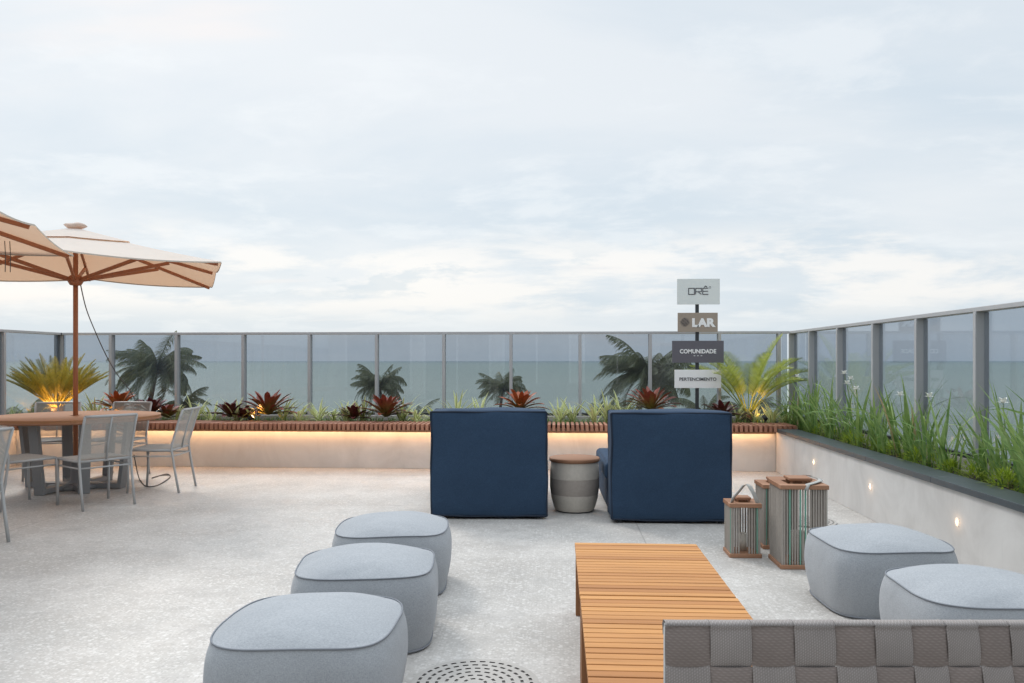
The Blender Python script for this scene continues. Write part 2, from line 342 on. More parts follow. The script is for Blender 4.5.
def box(bm, x0, x1, y0, y1, z0, z1, bev=0.0, mi=0):
    vs = [bm.verts.new(p) for p in ((x0,y0,z0),(x1,y0,z0),(x1,y1,z0),(x0,y1,z0),(x0,y0,z1),(x1,y0,z1),(x1,y1,z1),(x0,y1,z1))]
    fs = [bm.faces.new([vs[i] for i in q]) for q in ((0,3,2,1),(4,5,6,7),(0,1,5,4),(1,2,6,5),(2,3,7,6),(3,0,4,7))]
    for f in fs: f.material_index = mi
    if bev > 0:
        es = list({e for f in fs for e in f.edges})
        r = bmesh.ops.bevel(bm, geom=es, offset=bev, segments=2, affect='EDGES', profile=0.5)
        for f in r['faces']: f.material_index = mi
    return vs
def tube(bm, pts, r, seg=8, closed=False, flat=1.0, mi=0):
    pts = [Vector(p) for p in pts]; n = len(pts); rings = []
    rr = r if isinstance(r, (list, tuple)) else [r]*n
    up = None
    for i, p in enumerate(pts):
        if closed: d = pts[(i+1) % n] - pts[i-1]
        else: d = pts[min(i+1, n-1)] - pts[max(i-1, 0)]
        d = d.normalized()
        if up is None:
            up = Vector((0, 0, 1)) if abs(d.z) < 0.9 else Vector((1, 0, 0))
        a = d.cross(up)
        if a.length < 1e-5: a = d.cross(Vector((0.3, 1, 0.2)))
        a.normalize(); b = a.cross(d).normalized(); up = b
        rings.append([bm.verts.new(p + a*cos(2*pi*k/seg)*rr[i] + b*sin(2*pi*k/seg)*rr[i]*flat) for k in range(seg)])
    m = n if closed else n-1
    for i in range(m):
        A, B = rings[i], rings[(i+1) % n]
        for k in range(seg):
            f = bm.faces.new((A[k], A[(k+1) % seg], B[(k+1) % seg], B[k])); f.smooth = True; f.material_index = mi
    if not closed:
        for q in (rings[0][::-1], rings[-1]):
            f = bm.faces.new(q); f.material_index = mi
def rbar(bm, a, b, w, t, up=(0, 0, 1), bev=0.0):
    a, b = Vector(a), Vector(b); d = (b-a); l = d.length; d.normalize(); up = Vector(up)
    s = d.cross(up).normalized(); u = s.cross(d).normalized()
    vs = []
    for e in (a, b):
        for (i, j) in ((-1,-1),(1,-1),(1,1),(-1,1)): vs.append(bm.verts.new(e + s*(w/2*i) + u*(t/2*j)))
    fs = [bm.faces.new([vs[i] for i in q]) for q in ((0,1,2,3),(7,6,5,4),(0,4,5,1),(1,5,6,2),(2,6,7,3),(3,7,4,0))]
    if bev: bmesh.ops.bevel(bm, geom=list({e for f in fs for e in f.edges}), offset=bev, segments=2, affect='EDGES', profile=0.5)
def lathe(bm, prof, seg=48, cap=True, mi=0):
    rings = [[bm.verts.new((r*cos(2*pi*k/seg), r*sin(2*pi*k/seg), z)) for k in range(seg)] for r, z in prof]
    for A, B in zip(rings, rings[1:]):
        for k in range(seg):
            f = bm.faces.new((A[k], A[(k+1) % seg], B[(k+1) % seg], B[k])); f.smooth = True; f.material_index = mi
    if cap:
        bm.faces.new(rings[0][::-1]).material_index = mi; bm.faces.new(rings[-1]).material_index = mi
def rbox(bm, hx, hy, hz, r, c=(0, 0, 0), bulge=(0, 0, 0), n=14, wob=0.0, seed=0):
    """soft rounded box with pillowed faces"""
    def ax(h):
        ks = [-h + r*(1-cos(pi/2*i/4)) for i in range(5)]; ks += [-(h-r) + 2*(h-r)*i/n for i in range(1, n)]; ks += [h - r*(1-cos(pi/2*i/4)) for i in range(4, -1, -1)]
        return ks
    A = [ax(hx), ax(hy), ax(hz)]; Hh = (hx, hy, hz); cache = {}
    def vert(p):
        key = tuple(round(x, 5) for x in p)
        if key in cache: return cache[key]
        inner = Vector([max(-(h-r), min(h-r, x)) for x, h in zip(p, Hh)]); d = Vector(p) - inner
        q = inner + d.normalized()*r if d.length > 1e-9 else Vector(p)
        u = [x/h for x, h in zip(p, Hh)]
        for i in range(3):
            j, k = (i+1) % 3, (i+2) % 3
            q[i] += u[i]*bulge[i]*max(0, 1-u[j]**4)*max(0, 1-u[k]**4)
        if wob:
            nv = noise.noise_vector(q*3.1 + Vector((seed, seed*2, 0))); q += nv*wob
            nv = noise.noise_vector(q*9.0 + Vector((seed, 7, 0))); q += nv*wob*0.3
        v = bm.verts.new(q + Vector(c)); cache[key] = v; return v
    for i in range(3):
        j, k = (i+1) % 3, (i+2) % 3
        for s in (-1, 1):
            for a in range(len(A[j])-1):
                for b in range(len(A[k])-1):
                    qs = []
                    for (da, db) in ((0,0),(1,0),(1,1),(0,1)):
                        p = [0, 0, 0]; p[i] = s*Hh[i]; p[j] = A[j][a+da]; p[k] = A[k][b+db]; qs.append(vert(p))
                    if s < 0: qs.reverse()
                    if len(set(qs)) == 4:
                        f = bm.faces.new(qs); f.smooth = True
def leaf(bm, base, az, length, width, el0, droop, seg=7, fold=0.25, tip=1.0, uvl=None, tw=0.0, wprof=None, mi=0):
    """one arching strap leaf: starts at elevation el0 and bends down by droop radians along its length"""
    p = Vector(base); el = el0; rows = []
    for i in range(seg+1):
        s = i/seg; hd = Vector((cos(az), sin(az), 0)); d = hd*cos(el) + Vector((0, 0, sin(el)))
        side = Vector((-sin(az), cos(az), 0)); nrm = side.cross(d)
        if tw: side = Matrix.Rotation(tw*s, 3, d) @ side
        w = (wprof(s) if wprof else (0.55 + 0.9*s if s < 0.5 else 1.0*(1-((s-0.5)/0.5)**1.6)))*width/2
        w = max(w, 0.0006)
        rows.append((bm.verts.new(p - side*w + nrm*(-fold*w)), bm.verts.new(p), bm.verts.new(p + side*w + nrm*(-fold*w)), s))
        p = p + d*(length/seg); el -= droop/seg*(0.4+1.2*s)
        az += tw*0.02
    for A, B in zip(rows, rows[1:]):
        for (i, j, u0, u1) in ((0, 1, 0, 0.5), (1, 2, 0.5, 1)):
            f = bm.faces.new((A[i], A[j], B[j], B[i])); f.smooth = True; f.material_index = mi
            if uvl:
                for lp, uv in zip(f.loops, ((u0, A[3]), (u1, A[3]), (u1, B[3]), (u0, B[3]))): lp[uvl].uv = uv
    return p
def text_mesh(s, width, height, m, name, parent, loc, bold=0.0, kx=1.0):
    cu = bpy.data.curves.new('lettering', 'FONT'); cu.body = s; cu.extrude = 0.01; cu.offset = bold; cu.align_x = 'CENTER'; cu.align_y = 'CENTER'
    cu.resolution_u = 4; cu.space_character = kx
    tmp = bpy.data.objects.new('lettering', cu); COL.objects.link(tmp)
    dg = bpy.context.evaluated_depsgraph_get(); me = bpy.data.meshes.new_from_object(tmp.evaluated_get(dg))
    bpy.data.objects.remove(tmp)
    xs = [v.co.x for v in me.vertices]; ys = [v.co.y for v in me.vertices]
    sx = width/(max(xs)-min(xs)); sy = height/(max(ys)-min(ys)); mx = (max(xs)+min(xs))/2; my = (max(ys)+min(ys))/2
    for v in me.vertices: v.co = Vector(((v.co.x-mx)*sx, v.co.z*0.2, (v.co.y-my)*sy))
    for v in me.vertices: v.co.y = -v.co.y
    me.flip_normals(); me.materials.clear(); me.materials.append(m)
    o = bpy.data.objects.new(name, me); COL.objects.link(o); o.parent = parent; o.location = loc
    return o
ORD = ['first','second','third','fourth','fifth','sixth','seventh','eighth','ninth','tenth','eleventh','twelfth','thirteenth','fourteenth','fifteenth','sixteenth','seventeenth','eighteenth','nineteenth','twentieth','twenty-first','twenty-second','twenty-third','twenty-fourth','twenty-fifth','twenty-sixth','twenty-seventh','twenty-eighth','twenty-ninth','thirtieth','thirty-first','thirty-second','thirty-third']

# ------------------------------------------------------------------ setting
XL, XR, YF, YB = -7.05, 3.15, 10.9, -2.6       # railing lines and the facade line
GZ = -9.5
def sheet(name, x0, x1, y0, y1, z, m, sub=1):
    bm = BM(); n = sub
    vs = [[bm.verts.new((x0+(x1-x0)*i/n, y0+(y1-y0)*j/n, z)) for j in range(n+1)] for i in range(n+1)]
    for i in range(n):
        for j in range(n): bm.faces.new((vs[i][j], vs[i+1][j], vs[i+1][j+1], vs[i][j+1]))
    return link(name, bm, m, kind='structure')
sheet('ground', -400, 400, -200, 78, GZ, M['sand'])
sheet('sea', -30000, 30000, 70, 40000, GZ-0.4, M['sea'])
bm = BM(); box(bm, XL-0.12, XR+0.12, YB, YF+0.12, -0.45, 0.0)
link('terrace_floor', bm, M['floor'], kind='structure')
# building below the terrace
b = thing('building', 'rendered building body carrying the roof terrace', 'building', (0, 0, GZ))
bm = BM(); box(bm, XL-0.1, XR+0.1, -10.0, YF+0.1, 0, -GZ-0.45); link('wall', bm, M['facade'], b)
for k in range(5):
    for z in (3.2, 6.4):
        x = -6.0 + k*1.95; f = None
        bm = BM(); box(bm, x, x+1.3, YF+0.1, YF+0.13, z, z+1.5); box(bm, x+0.06, x+1.24, YF+0.13, YF+0.14, z+0.06, z+1.44, mi=1)
        link('window', bm, [M['alu'], M['window']], b)
# upper storey behind the camera
b = thing('upper_storey', 'pale upper storey with large windows at the back of the terrace', 'building', (0, YB, 0))
bm = BM(); box(bm, XL-0.1, XR+0.1, -7.4, 0, 0, 3.3)
link('wall', bm, M['facade'], b)
bm = BM(); box(bm, XL-0.4, XR+0.4, -7.4, 0.5, 3.3, 3.6); link('roof', bm, M['curb'], b)
for k in range(4):
    x = -6.6 + k*2.45
    bm = BM(); box(bm, x, x+2.1, 0, 0.05, 0.1, 2.6, 0.0); w = link('window_frame', bm, M['white'], b)
    bm = BM(); box(bm, x+0.07, x+1.02, 0.05, 0.056, 0.17, 2.53); box(bm, x+1.08, x+2.03, 0.05, 0.056, 0.17, 2.53); link('pane', bm, M['window'], w)

# back planter with bench
WY, WZ = 9.9, 0.57
bp = thing('back_planter', 'long low cement planter wall glowing under the wooden bench', 'planter', (0, WY, 0))
bm = BM(); box(bm, XL+0.06, 2.66, 0.0, 0.12, 0.0, 0.484, 0.004); link('wall', bm, M['plaster'], bp)
bm = BM(); box(bm, XL+0.06, XR-0.05, 0.345, 0.90, 0.0, 0.535); box(bm, XL+0.06, XR-0.05, 0.12, 0.344, 0.0, 0.48); s = link('soil', bm, M['soil'], bp)
bm = BM(); box(bm, XL-0.06, XR+0.06, 0.90, 1.10, 0.0, 0.60, 0.004); link('rear_curb', bm, M['curb'], bp)
bn = thing('slatted_bench', 'long red-brown slatted wooden bench top on the back wall', 'bench', (0, WY, 0))
bm = BM(); x = XL+0.08; r = random.Random(4)
while x < XR-0.30:
    box(bm, x, x+0.035, -0.15, 0.34, 0.493, WZ+r.uniform(-.002, .002), 0.003); x += 0.058
link('slats', bm, M['deckwood'], bn)
bm = BM(); box(bm, XL+0.08, 2.62, -0.132, 0.34, 0.4855, 0.492); box(bm, XL+0.08, 2.62, -0.147, -0.133, 0.470, 0.492)
link('support_rail', bm, M['teak_dark'], bn)
bm = BM(); box(bm, XL+0.12, 2.60, -0.085, -0.060, 0.476, 0.485); link('led_strip', bm, M['led'], bn)
# right planter
CX = 2.66
rp = thing('side_planter', 'cement planter wall with dark slate coping along the right side', 'planter', (CX, 0, 0))
bm = BM(); box(bm, 0.0, 0.16, YB+0.01, WY-0.002, 0.0, 0.484, 0.003); link('wall', bm, M['plaster'], rp)
bm = BM(); box(bm, 0.16, XR-CX-0.03, YB+0.01, WY-0.002, 0.0, 0.50); link('soil', bm, M['soil'], rp)
bm = BM(); y = YB+0.01
while y < WY-0.05:
    y1 = min(y+1.2, WY-0.02); box(bm, -0.022, 0.215, y, y1-0.003, 0.486, 0.530, 0.003); y = y1
link('coping', bm, M['coping'], rp)
bm = BM(); box(bm, XR-CX-0.03, XR-CX+0.08, YB+0.01, WY+0.88, 0, 0.60); link('rear_curb', bm, M['curb'], rp)

sw = thing('low_wall', 'low cement wall under the left glass railing', 'wall', (XL, 0, 0))
bm = BM(); box(bm, -0.08, 0.055, YB+0.01, YF-0.11, 0.0, 0.60, 0.003); link('wall', bm, M['plaster'], sw)

# glass railings
RZ = 1.752
def railing(name, label, pts, axis, fixed, rz_off=0.0, glass_in=1):
    """pts: sorted positions of the posts along the axis"""
    t = thing(name, label, 'railing', (0, 0, 0.602))
    dz = -0.602; w, dp = 0.040, 0.10
    def B(bm, a0, a1, c0, c1, z0, z1, bev=0.0):
        if axis == 'x': box(bm, a0, a1, c0, c1, z0+dz, z1+dz, bev)
        else: box(bm, c0, c1, a0, a1, z0+dz, z1+dz, bev)
    bm = BM(); B(bm, pts[0]-w/2, pts[-1]+w/2, fixed-0.045, fixed+0.045, RZ-0.035, RZ, 0.004); link('top_rail', bm, M['alu'], t)
    for p in pts:
        bm = BM(); B(bm, p-w/2, p+w/2, fixed-dp/2, fixed+dp/2, 0.603, RZ-0.036, 0.003); link('post', bm, M['alu'], t)
    for a, c in zip(pts, pts[1:]):
        if c-a < 0.12: continue
        bm = BM(); B(bm, a+w/2-0.006, c-w/2+0.006, fixed+0.010, fixed+0.018, 0.64, RZ-0.037); link('glass_pane', bm, M['glass'], t)
        bm = BM(); B(bm, a+w/2+0.001, c-w/2-0.001, fixed-0.015, fixed+0.035, 0.605, 0.638); link('bottom_rail', bm, M['dark'], t)
    return t
bx = [onY(p, 370, YF).x for p in (57.5, 112, 177.5, 244, 310, 377, 444, 511, 580, 650, 719, 778.5)]
bx = [bx[0]-0.92 if False else bx[0]] + bx[1:]
railing('glass_railing', 'long smoky glass railing facing the sea behind the bench', bx, 'x', YF)
# the two side railings meet the back one at corner posts
ry = sorted([onX(p+5, 370, XR).y for p in (807.7, 836, 872, 916, 976)])
while ry[0] > YB+1.1: ry.insert(0, ry[0]-0.99)
ry.append(YF)
railing('glass_railing', 'smoky glass railing behind the grassy planter on the right', ry, 'y', XR)
ly = [onX(1.5, 370, XL).y]
while ly[0] > YB+1.1: ly.insert(0, ly[0]-0.99)
ly.append(YF)
railing('glass_railing', 'smoky glass railing running forward from the far left corner', ly, 'y', XL)
# short closing pieces of top rail at both corners belong to the back railing
rail0 = [o for o in COL.objects if o.name == 'glass_railing'][0]
for (a, c) in ((XL+0.06, bx[0]-0.03), (bx[-1]+0.03, XR-0.06)):
    bm = BM(); box(bm, a, c, YF-0.045, YF+0.045, RZ-0.035-0.602, RZ-0.602, 0.003); link('top_rail', bm, M['alu'], rail0)
    bm = BM(); box(bm, a+0.01, c-0.01, YF+0.010, YF+0.018, 0.04, RZ-0.037-0.602); link('glass_pane', bm, M['glass'], rail0)
    bm = BM(); box(bm, a+0.001, c-0.001, YF-0.015, YF+0.035, 0.003, 0.036); link('bottom_rail', bm, M['dark'], rail0)

# step lights
def lights():
    first = None
    lab = ['step light nearest the lanterns in the right cement wall', 'small glowing step light in the right wall above the far grey pouf', 'small glowing step light in the right wall above the two right poufs']
    for i, (px, py) in enumerate(((814.0, 462.0), (870.5, 486.5), (957.6, 522.0))):
        p = onX(px, py, CX)
        t = thing('step_light', lab[i], 'wall light', (CX, p.y, p.z), 0, 'step lights in the right planter wall')
        bm = BM()
        for (y0, y1, z0, z1) in ((-0.018, 0.018, 0.023, 0.028), (-0.018, 0.018, -0.028, -0.023), (-0.018, -0.013, -0.023, 0.023), (0.013, 0.018, -0.023, 0.023)):
            box(bm, -0.004, -0.0005, y0, y1, z0, z1)
        link('frame', bm, M['white'], t)
        bm = BM(); vs = bmesh.ops.create_uvsphere(bm, u_segments=16, v_segments=10, radius=1.0)['verts']
        for v in vs: v.co = Vector((-0.001+v.co.x*0.009, v.co.y*0.0105, v.co.z*0.0170))
        link('lens', bm, M['steplens'], t, smooth=True)
        ld = bpy.data.lights.new('step_lamp', 'POINT'); ld.energy = 0.07; ld.color = (1, 0.62, 0.32); ld.shadow_soft_size = 0.01
        lo = bpy.data.objects.new('step_lamp', ld); COL.objects.link(lo); lo.parent = t; lo.location = (-0.035, 0, 0)
lights()

# ------------------------------------------------------------------ poufs
def sup(a, n):
    c, s = cos(a), sin(a); return (abs(c)**(2/n)*(1 if c >= 0 else -1), abs(s)**(2/n)*(1 if s >= 0 else -1))
def make_pouf(label):
    t = thing('pouf', label, 'pouf', group='soft grey-blue poufs')
    hx, hy, hz = 0.343, 0.332, 0.357; S = 96
    def ring(bm, k, z, n=4.2, wob=0.0, seed=0):
        out = []
        for i in range(S):
            x, y = sup(2*pi*(i+0.5)/S, n); p = Vector((x*hx*k, y*hy*k, z))
            if wob: p += noise.noise_vector(p*4+Vector((seed, 0, 0)))*wob
            out.append(bm.verts.new(p))
        return out
    def skin(bm, rs):
        for A, B in zip(rs, rs[1:]):
            for k in range(S):
                f = bm.faces.new((A[k], A[(k+1) % S], B[(k+1) % S], B[k])); f.smooth = True
    bm = BM(); rs = [ring(bm, 0.88, 0.006), ring(bm, 0.90, 0.0)]
    for i in range(15):
        s = i/14; z = 0.012 + (hz-0.012)*s; k = 1.0 - 0.075*max(0, 1-s/0.62)**1.9 - 0.055*max(0, (s-0.72)/0.28)**2.2
        rs.append(ring(bm, k + 0.012*sin(pi*s)**2, z, 4.0, 0.008))
    skin(bm, rs); bm.faces.new(rs[0][::-1]); link('body', bm, M['pouf'], t, smooth=True)
    bm = BM(); rs = []
    for i in range(14):
        s = i/13; k = 0.945*cos(s*pi/2)**0.55 if s < 1 else 0.0; k = max(k, 0.004); z = hz + 0.064*(1-(k/0.945)**3.0)
        rs.append(ring(bm, k, z, 4.0-1.6*s, 0.008, 0))
    skin(bm, rs); bm.faces.new(rs[-1]); link('top_cushion', bm, M['pouf'], t, smooth=True)
    bm = BM(); pts = []
    for i in range(S):
        x, y = sup(2*pi*(i+0.5)/S, 4.0); p = Vector((x*hx*0.950, y*hy*0.950, hz+0.002)); p += noise.noise_vector(p*4)*0.008; pts.append(p)
    tube(bm, pts, 0.0036, 6, True); link('piping', bm, M['pouf_pipe'], t)
    bm = BM(); pts = [Vector((sup(2*pi*(i+.5)/S, 4.0)[0]*hx*0.925, sup(2*pi*(i+.5)/S, 4.0)[1]*hy*0.925, 0.012)) for i in range(S)]
    tube(bm, pts, 0.005, 5, True); link('base_piping', bm, M['pouf_pipe'], t)
    return t
pf = make_pouf('nearest grey-blue pouf of the left row, cut by the photo edge')
def put(o, lat, d, rz=0.0): o.location = CW(lat, d); o.rotation_euler.z = rz
put(pf, -0.765, 3.05, radians(2))
for lat, d, rz, lab in ((-0.712, 3.93, 184, 'middle grey-blue pouf in the left row of three'), (-0.716, 4.80, 3, 'far grey-blue pouf of the left row, near the navy armchairs'),
                    (2.035, 4.43, -1, 'grey-blue pouf beside the large lantern on the right'), (2.045, 3.50, 178, 'grey-blue pouf behind the woven sofa back, at the right edge')):
    dup(pf, CW(lat, d), radians(rz)+YAW, lab)

# ------------------------------------------------------------------ coffee tables
def make_ctable(label):
    t = thing('coffee_table', label, 'coffee table', group='slatted teak coffee tables placed end to end')
    w, l, h = 0.645, 0.955, 0.375; n = 19; p = l/n
    bm = BM(); r = random.Random(2)
    for i in range(n):
        y0 = i*p+0.0034; y1 = (i+1)*p-0.0034
        box(bm, 0.0, w, y0, y1, h-0.022+r.uniform(-.0006, .0006), h+r.uniform(-.0008, .0008), 0.0025)
    link('slatted_top', bm, M['teak'], t)
    bm = BM()
    for x in (0.03, w/2-0.02, w-0.07): box(bm, x, x+0.04, 0.02, l-0.02, h-0.062, h-0.0235)
    link('under_frame', bm, M['teak_dark'], t)
    for x in (0.004, w-0.034):
        for y in (0.004, l-0.064):
            bm = BM(); box(bm, x, x+0.03, y, y+0.06, 0.0, h-0.0245, 0.003); link('leg', bm, M['teak_dark'], t)
    return t
ct = make_ctable('far slatted teak coffee table, its whole top in view')
ct.location = (0.09, 3.335, 0)
dup(ct, (0.092, 2.37, 0), 0, 'near slatted teak coffee table, mostly behind the woven sofa')

# ------------------------------------------------------------------ woven sofa
def sofa():
    t = thing('woven_sofa', 'sofa with grey-brown woven strap back seen from behind', 'sofa')
    D = 1.70; p0 = CW((663.0-512)/F*D, D); t.location = (p0.x, p0.y, 0); t.rotation_euler.z = YAW
    top = 0.789; s = D/F
    xs = [(p-663)*s for p in (664.5, 708.7, 750, 792, 833, 872, 909, 943, 975.5, 1006, 1036, 1066, 1097, 1128, 1159, 1190, 1221, 1253, 1285, 1318, 1352, 1388, 1425, 1463, 1502)]
    width = xs[-1]+0.006
    lean = lambda x: 0.0 + 0.26*min(1.0, x/0.75)*0.35
    zs = [top+0.001, top-0.088, top-0.172, top-0.256, top-0.34, top-0.424]
    zb = zs[-1]
    def off(x, z, sgn):          # woven over / under
        return 0
    # vertical straps
    bm = BM(); uvl = bm.loops.layers.uv.new('UVMap')
    for i in range(len(xs)-1):
        a, c = xs[i]+0.0004, xs[i+1]-0.0004; rows = []
        steps = 12*(len(zs)-1)
        # wrap over the top tube first
        path = [(0.020, top-0.03), (0.026, top-0.008), (0.018, top+0.003), (0.0, top+0.006), (-0.016, top+0.001)]
        path = [(y+0.0, z) for y, z in path]
        for k in range(steps+1):
            z = top-0.006 + (zb-top)*k/steps; row = (top-z)/0.084; ph = row*pi + (0 if i % 2 else pi)
            w = sin(ph); y = -0.009 - 0.006*(abs(w)**0.6)*(1 if w > 0 else -1); path.append((y, z))
        for j, (y, z) in enumerate(path):
            la = lean(a)*max(0, top-z); lc = lean(c)*max(0, top-z); tt = j*0.12
            e = 0.0022
            rows.append([(bm.verts.new((a+la, y+e, z)), 0.0, tt), (bm.verts.new((a+la+0.004, y, z)), 0.05, tt), (bm.verts.new(((a+c)/2+(la+lc)/2, y-0.001, z)), .5, tt), (bm.verts.new((c+lc-0.004, y, z)), .95, tt), (bm.verts.new((c+lc, y+e, z)), 1.0, tt)])
        for A, B in zip(rows, rows[1:]):
            for q in range(4):
                f = bm.faces.new((A[q][0], A[q+1][0], B[q+1][0], B[q][0])); f.smooth = True
                for lp, s_ in zip(f.loops, (A[q], A[q+1], B[q+1], B[q])): lp[uvl].uv = (s_[1]*1.4, s_[2]*1.2)
    link('vertical_straps', bm, M['strap_v'], t)
    bm = BM(); uvl = bm.loops.layers.uv.new('UVMap')
    for j in range(len(zs)-1):
        z1, z0 = zs[j]-0.0008, zs[j+1]+0.0008; rows = []
        for i in range(len(xs)-1):
            for q in range(8):
                u = q/8; x = xs[i] + (xs[i+1]-xs[i])*u; w = sin(pi*u)*(-1 if (i+j) % 2 else 1)
                y = -0.008 + 0.006*(abs(w)**0.5)*(1 if w < 0 else -1)*-1
                y = -0.009 - 0.006*(abs(w)**0.6)*(1 if w > 0 else -1)
                rows.append([(bm.verts.new((x+lean(x)*max(0, top-z), y+e_, z)), x, v) for z, v, e_ in ((z0, 0, 0.002), (z0+.004, .05, 0), ((z0+z1)/2, .5, -.001), (z1-.004, .95, 0), (z1, 1, .002))])
        for A, B in zip(rows, rows[1:]):
            for q in range(4):
                f = bm.faces.new((A[q][0], A[q+1][0], B[q+1][0], B[q][0])); f.smooth = True
                for lp, s_ in zip(f.loops, (A[q], A[q+1], B[q+1], B[q])): lp[uvl].uv = (s_[2]*1.2, s_[1]*9)
    link('horizontal_straps', bm, M['strap_h'], t)
    bm = BM(); tube(bm, [(0.006, 0.012, top-0.012), (width, 0.012, top-0.012)], 0.010, 10); tube(bm, [(0.014, 0.016, top-0.012), (0.014, 0.016, 0.30)], 0.010, 8)
    tube(bm, [(width, 0.006, top-0.012), (width, 0.006, 0.30)], 0.012, 8); box(bm, 0.0, width, 0.0, 0.66, 0.26, 0.30, 0.006)
    link('frame', bm, M['chairframe'], t)
    bm = BM(); rbox(bm, width/2-0.02, 0.31, 0.042, 0.03, (width/2, 0.345, 0.345), (0, 0, 0.006), 10); link('seat_cushion', bm, M['pouf'], t)
    for x in (0.03, width-0.07):
        for y in (0.01, 0.60):
            bm = BM(); box(bm, x, x+0.04, y, y+0.04, 0.0, 0.259, 0.003); link('leg', bm, M['chairframe'], t)
sofa()

# ------------------------------------------------------------------ armchairs
def make_lounge(label):
    t = thing('lounge_armchair', label, 'armchair', group='navy armchairs facing the sea')
    hw = 0.497
    # back block: rear face at y=0
    bm = BM(); rbox(bm, hw, 0.17, 0.446, 0.018, (0, 0.175, 0.474), (0.008, 0.024, 0.020), 14, 0.011, 3); link('backrest', bm, M['navy'], t)
    bm = BM()
    def loop(y, inset, r=0.007):
        x, z0, z1, c = hw-inset, 0.032, 0.916, 0.012; pts = []
        for (cx, cz, a0) in ((x-c, z1-c, 0), (-x+c, z1-c, pi/2), (-x+c, z0+c, pi), (x-c, z0+c, 3*pi/2)):
            for k in range(5):
                a = a0+pi/2*k/4; pts.append((cx+c*cos(a), y, cz+c*sin(a)))
        out = []
        for i, p in enumerate(pts):
            q = pts[(i+1) % len(pts)]; p, q = Vector(p), Vector(q); n = max(1, int((q-p).length/0.06))
            for k in range(n):
                v = p.lerp(q, k/n); v += noise.noise_vector(v*3.1+Vector((3, 6, 0)))*0.011; out.append(v)
        tube(bm, out, r, 6, True)
    loop(0.009, 0.003, 0.008); loop(0.341, 0.003); link('piping', bm, M['navy_pipe'], t)
    bm = BM(); rbox(bm, hw-0.004, 0.60, 0.135, 0.03, (0, 0.955, 0.175), (0.006, 0.0, 0), 12, 0.003, 5); link('base', bm, M['navy'], t)
    for s in (-1, 1):
        bm = BM(); rbox(bm, 0.095, 0.595, 0.075, 0.035, (s*(hw-0.075), 0.96, 0.385), (0.008, 0, 0.012), 10, 0.003, 8+s); link('armrest', bm, M['navy'], t)
    bm = BM(); rbox(bm, hw-0.185, 0.58, 0.06, 0.04, (0, 0.975, 0.372), (0, 0, 0.02), 10, 0.003, 6); link('seat_cushion', bm, M['navy'], t)
    for x in (-hw+0.08, hw-0.08):
        for y in (0.06, 1.46):
            bm = BM(); r_ = 0.02
            vs = bmesh.ops.create_cone(bm, cap_ends=True, segments=12, radius1=r_, radius2=r_, depth=0.044)['verts']
            bmesh.ops.translate(bm, verts=vs, vec=(x, y, 0.022)); link('foot', bm, M['dark'], t)
    return t
la = make_lounge('left navy blue armchair seen from behind')
pL = G(489.0, 519.5); la.location = (pL.x, pL.y, 0); la.rotation_euler.z = radians(0.6)+YAW*0.7
pR = G(671.5, 524.0); dup(la, (pR.x+0.0, pR.y, 0), YAW*0.35, 'right navy blue armchair seen from behind, beside the lanterns')

# side table between
def stool():
    t = thing('side_table', 'round banded rope side table with wooden lid between the armchairs', 'side table', CW((574.5-512)/F*7.2, 7.2))
    def band(z0, z1, m, name='body_band'):
        bm = BM(); prof = []; n = max(3, int((z1-z0)/0.008))
        def R(z):
            s = z/0.445; K = ((0, .168), (.12, .190), (.28, .208), (.5, .221), (.75, .219), (1.0, .211))
            for (a0, v0), (a1, v1) in zip(K, K[1:]):
                if s <= a1+1e-6: u = (s-a0)/(a1-a0); u = u*u*(3-2*u)*0.3+u*0.7; return v0+(v1-v0)*u
            return .211
        for i in range(n*4+1):
            z = z0+(z1-z0)*i/(n*4); prof.append((R(z)+0.0022*abs(sin(pi*i/4)), z))
        lathe(bm, prof, 56); link(name, bm, m, t)
    band(0.012, 0.155, M['basket_a'], 'lower_band'); band(0.155, 0.30, M['basket_b'], 'middle_band'); band(0.30, 0.445, M['basket_a'], 'upper_band')
    bm = BM(); lathe(bm, [(0.216, 0.446), (0.226, 0.452), (0.228, 0.474), (0.222, 0.482), (0.0, 0.484)], 64, True); link('lid', bm, M['lidwood'], t)
    bm = BM(); lathe(bm, [(0.165, 0.0), (0.168, 0.013)], 40); link('foot_ring', bm, M['dark'], t)
stool()

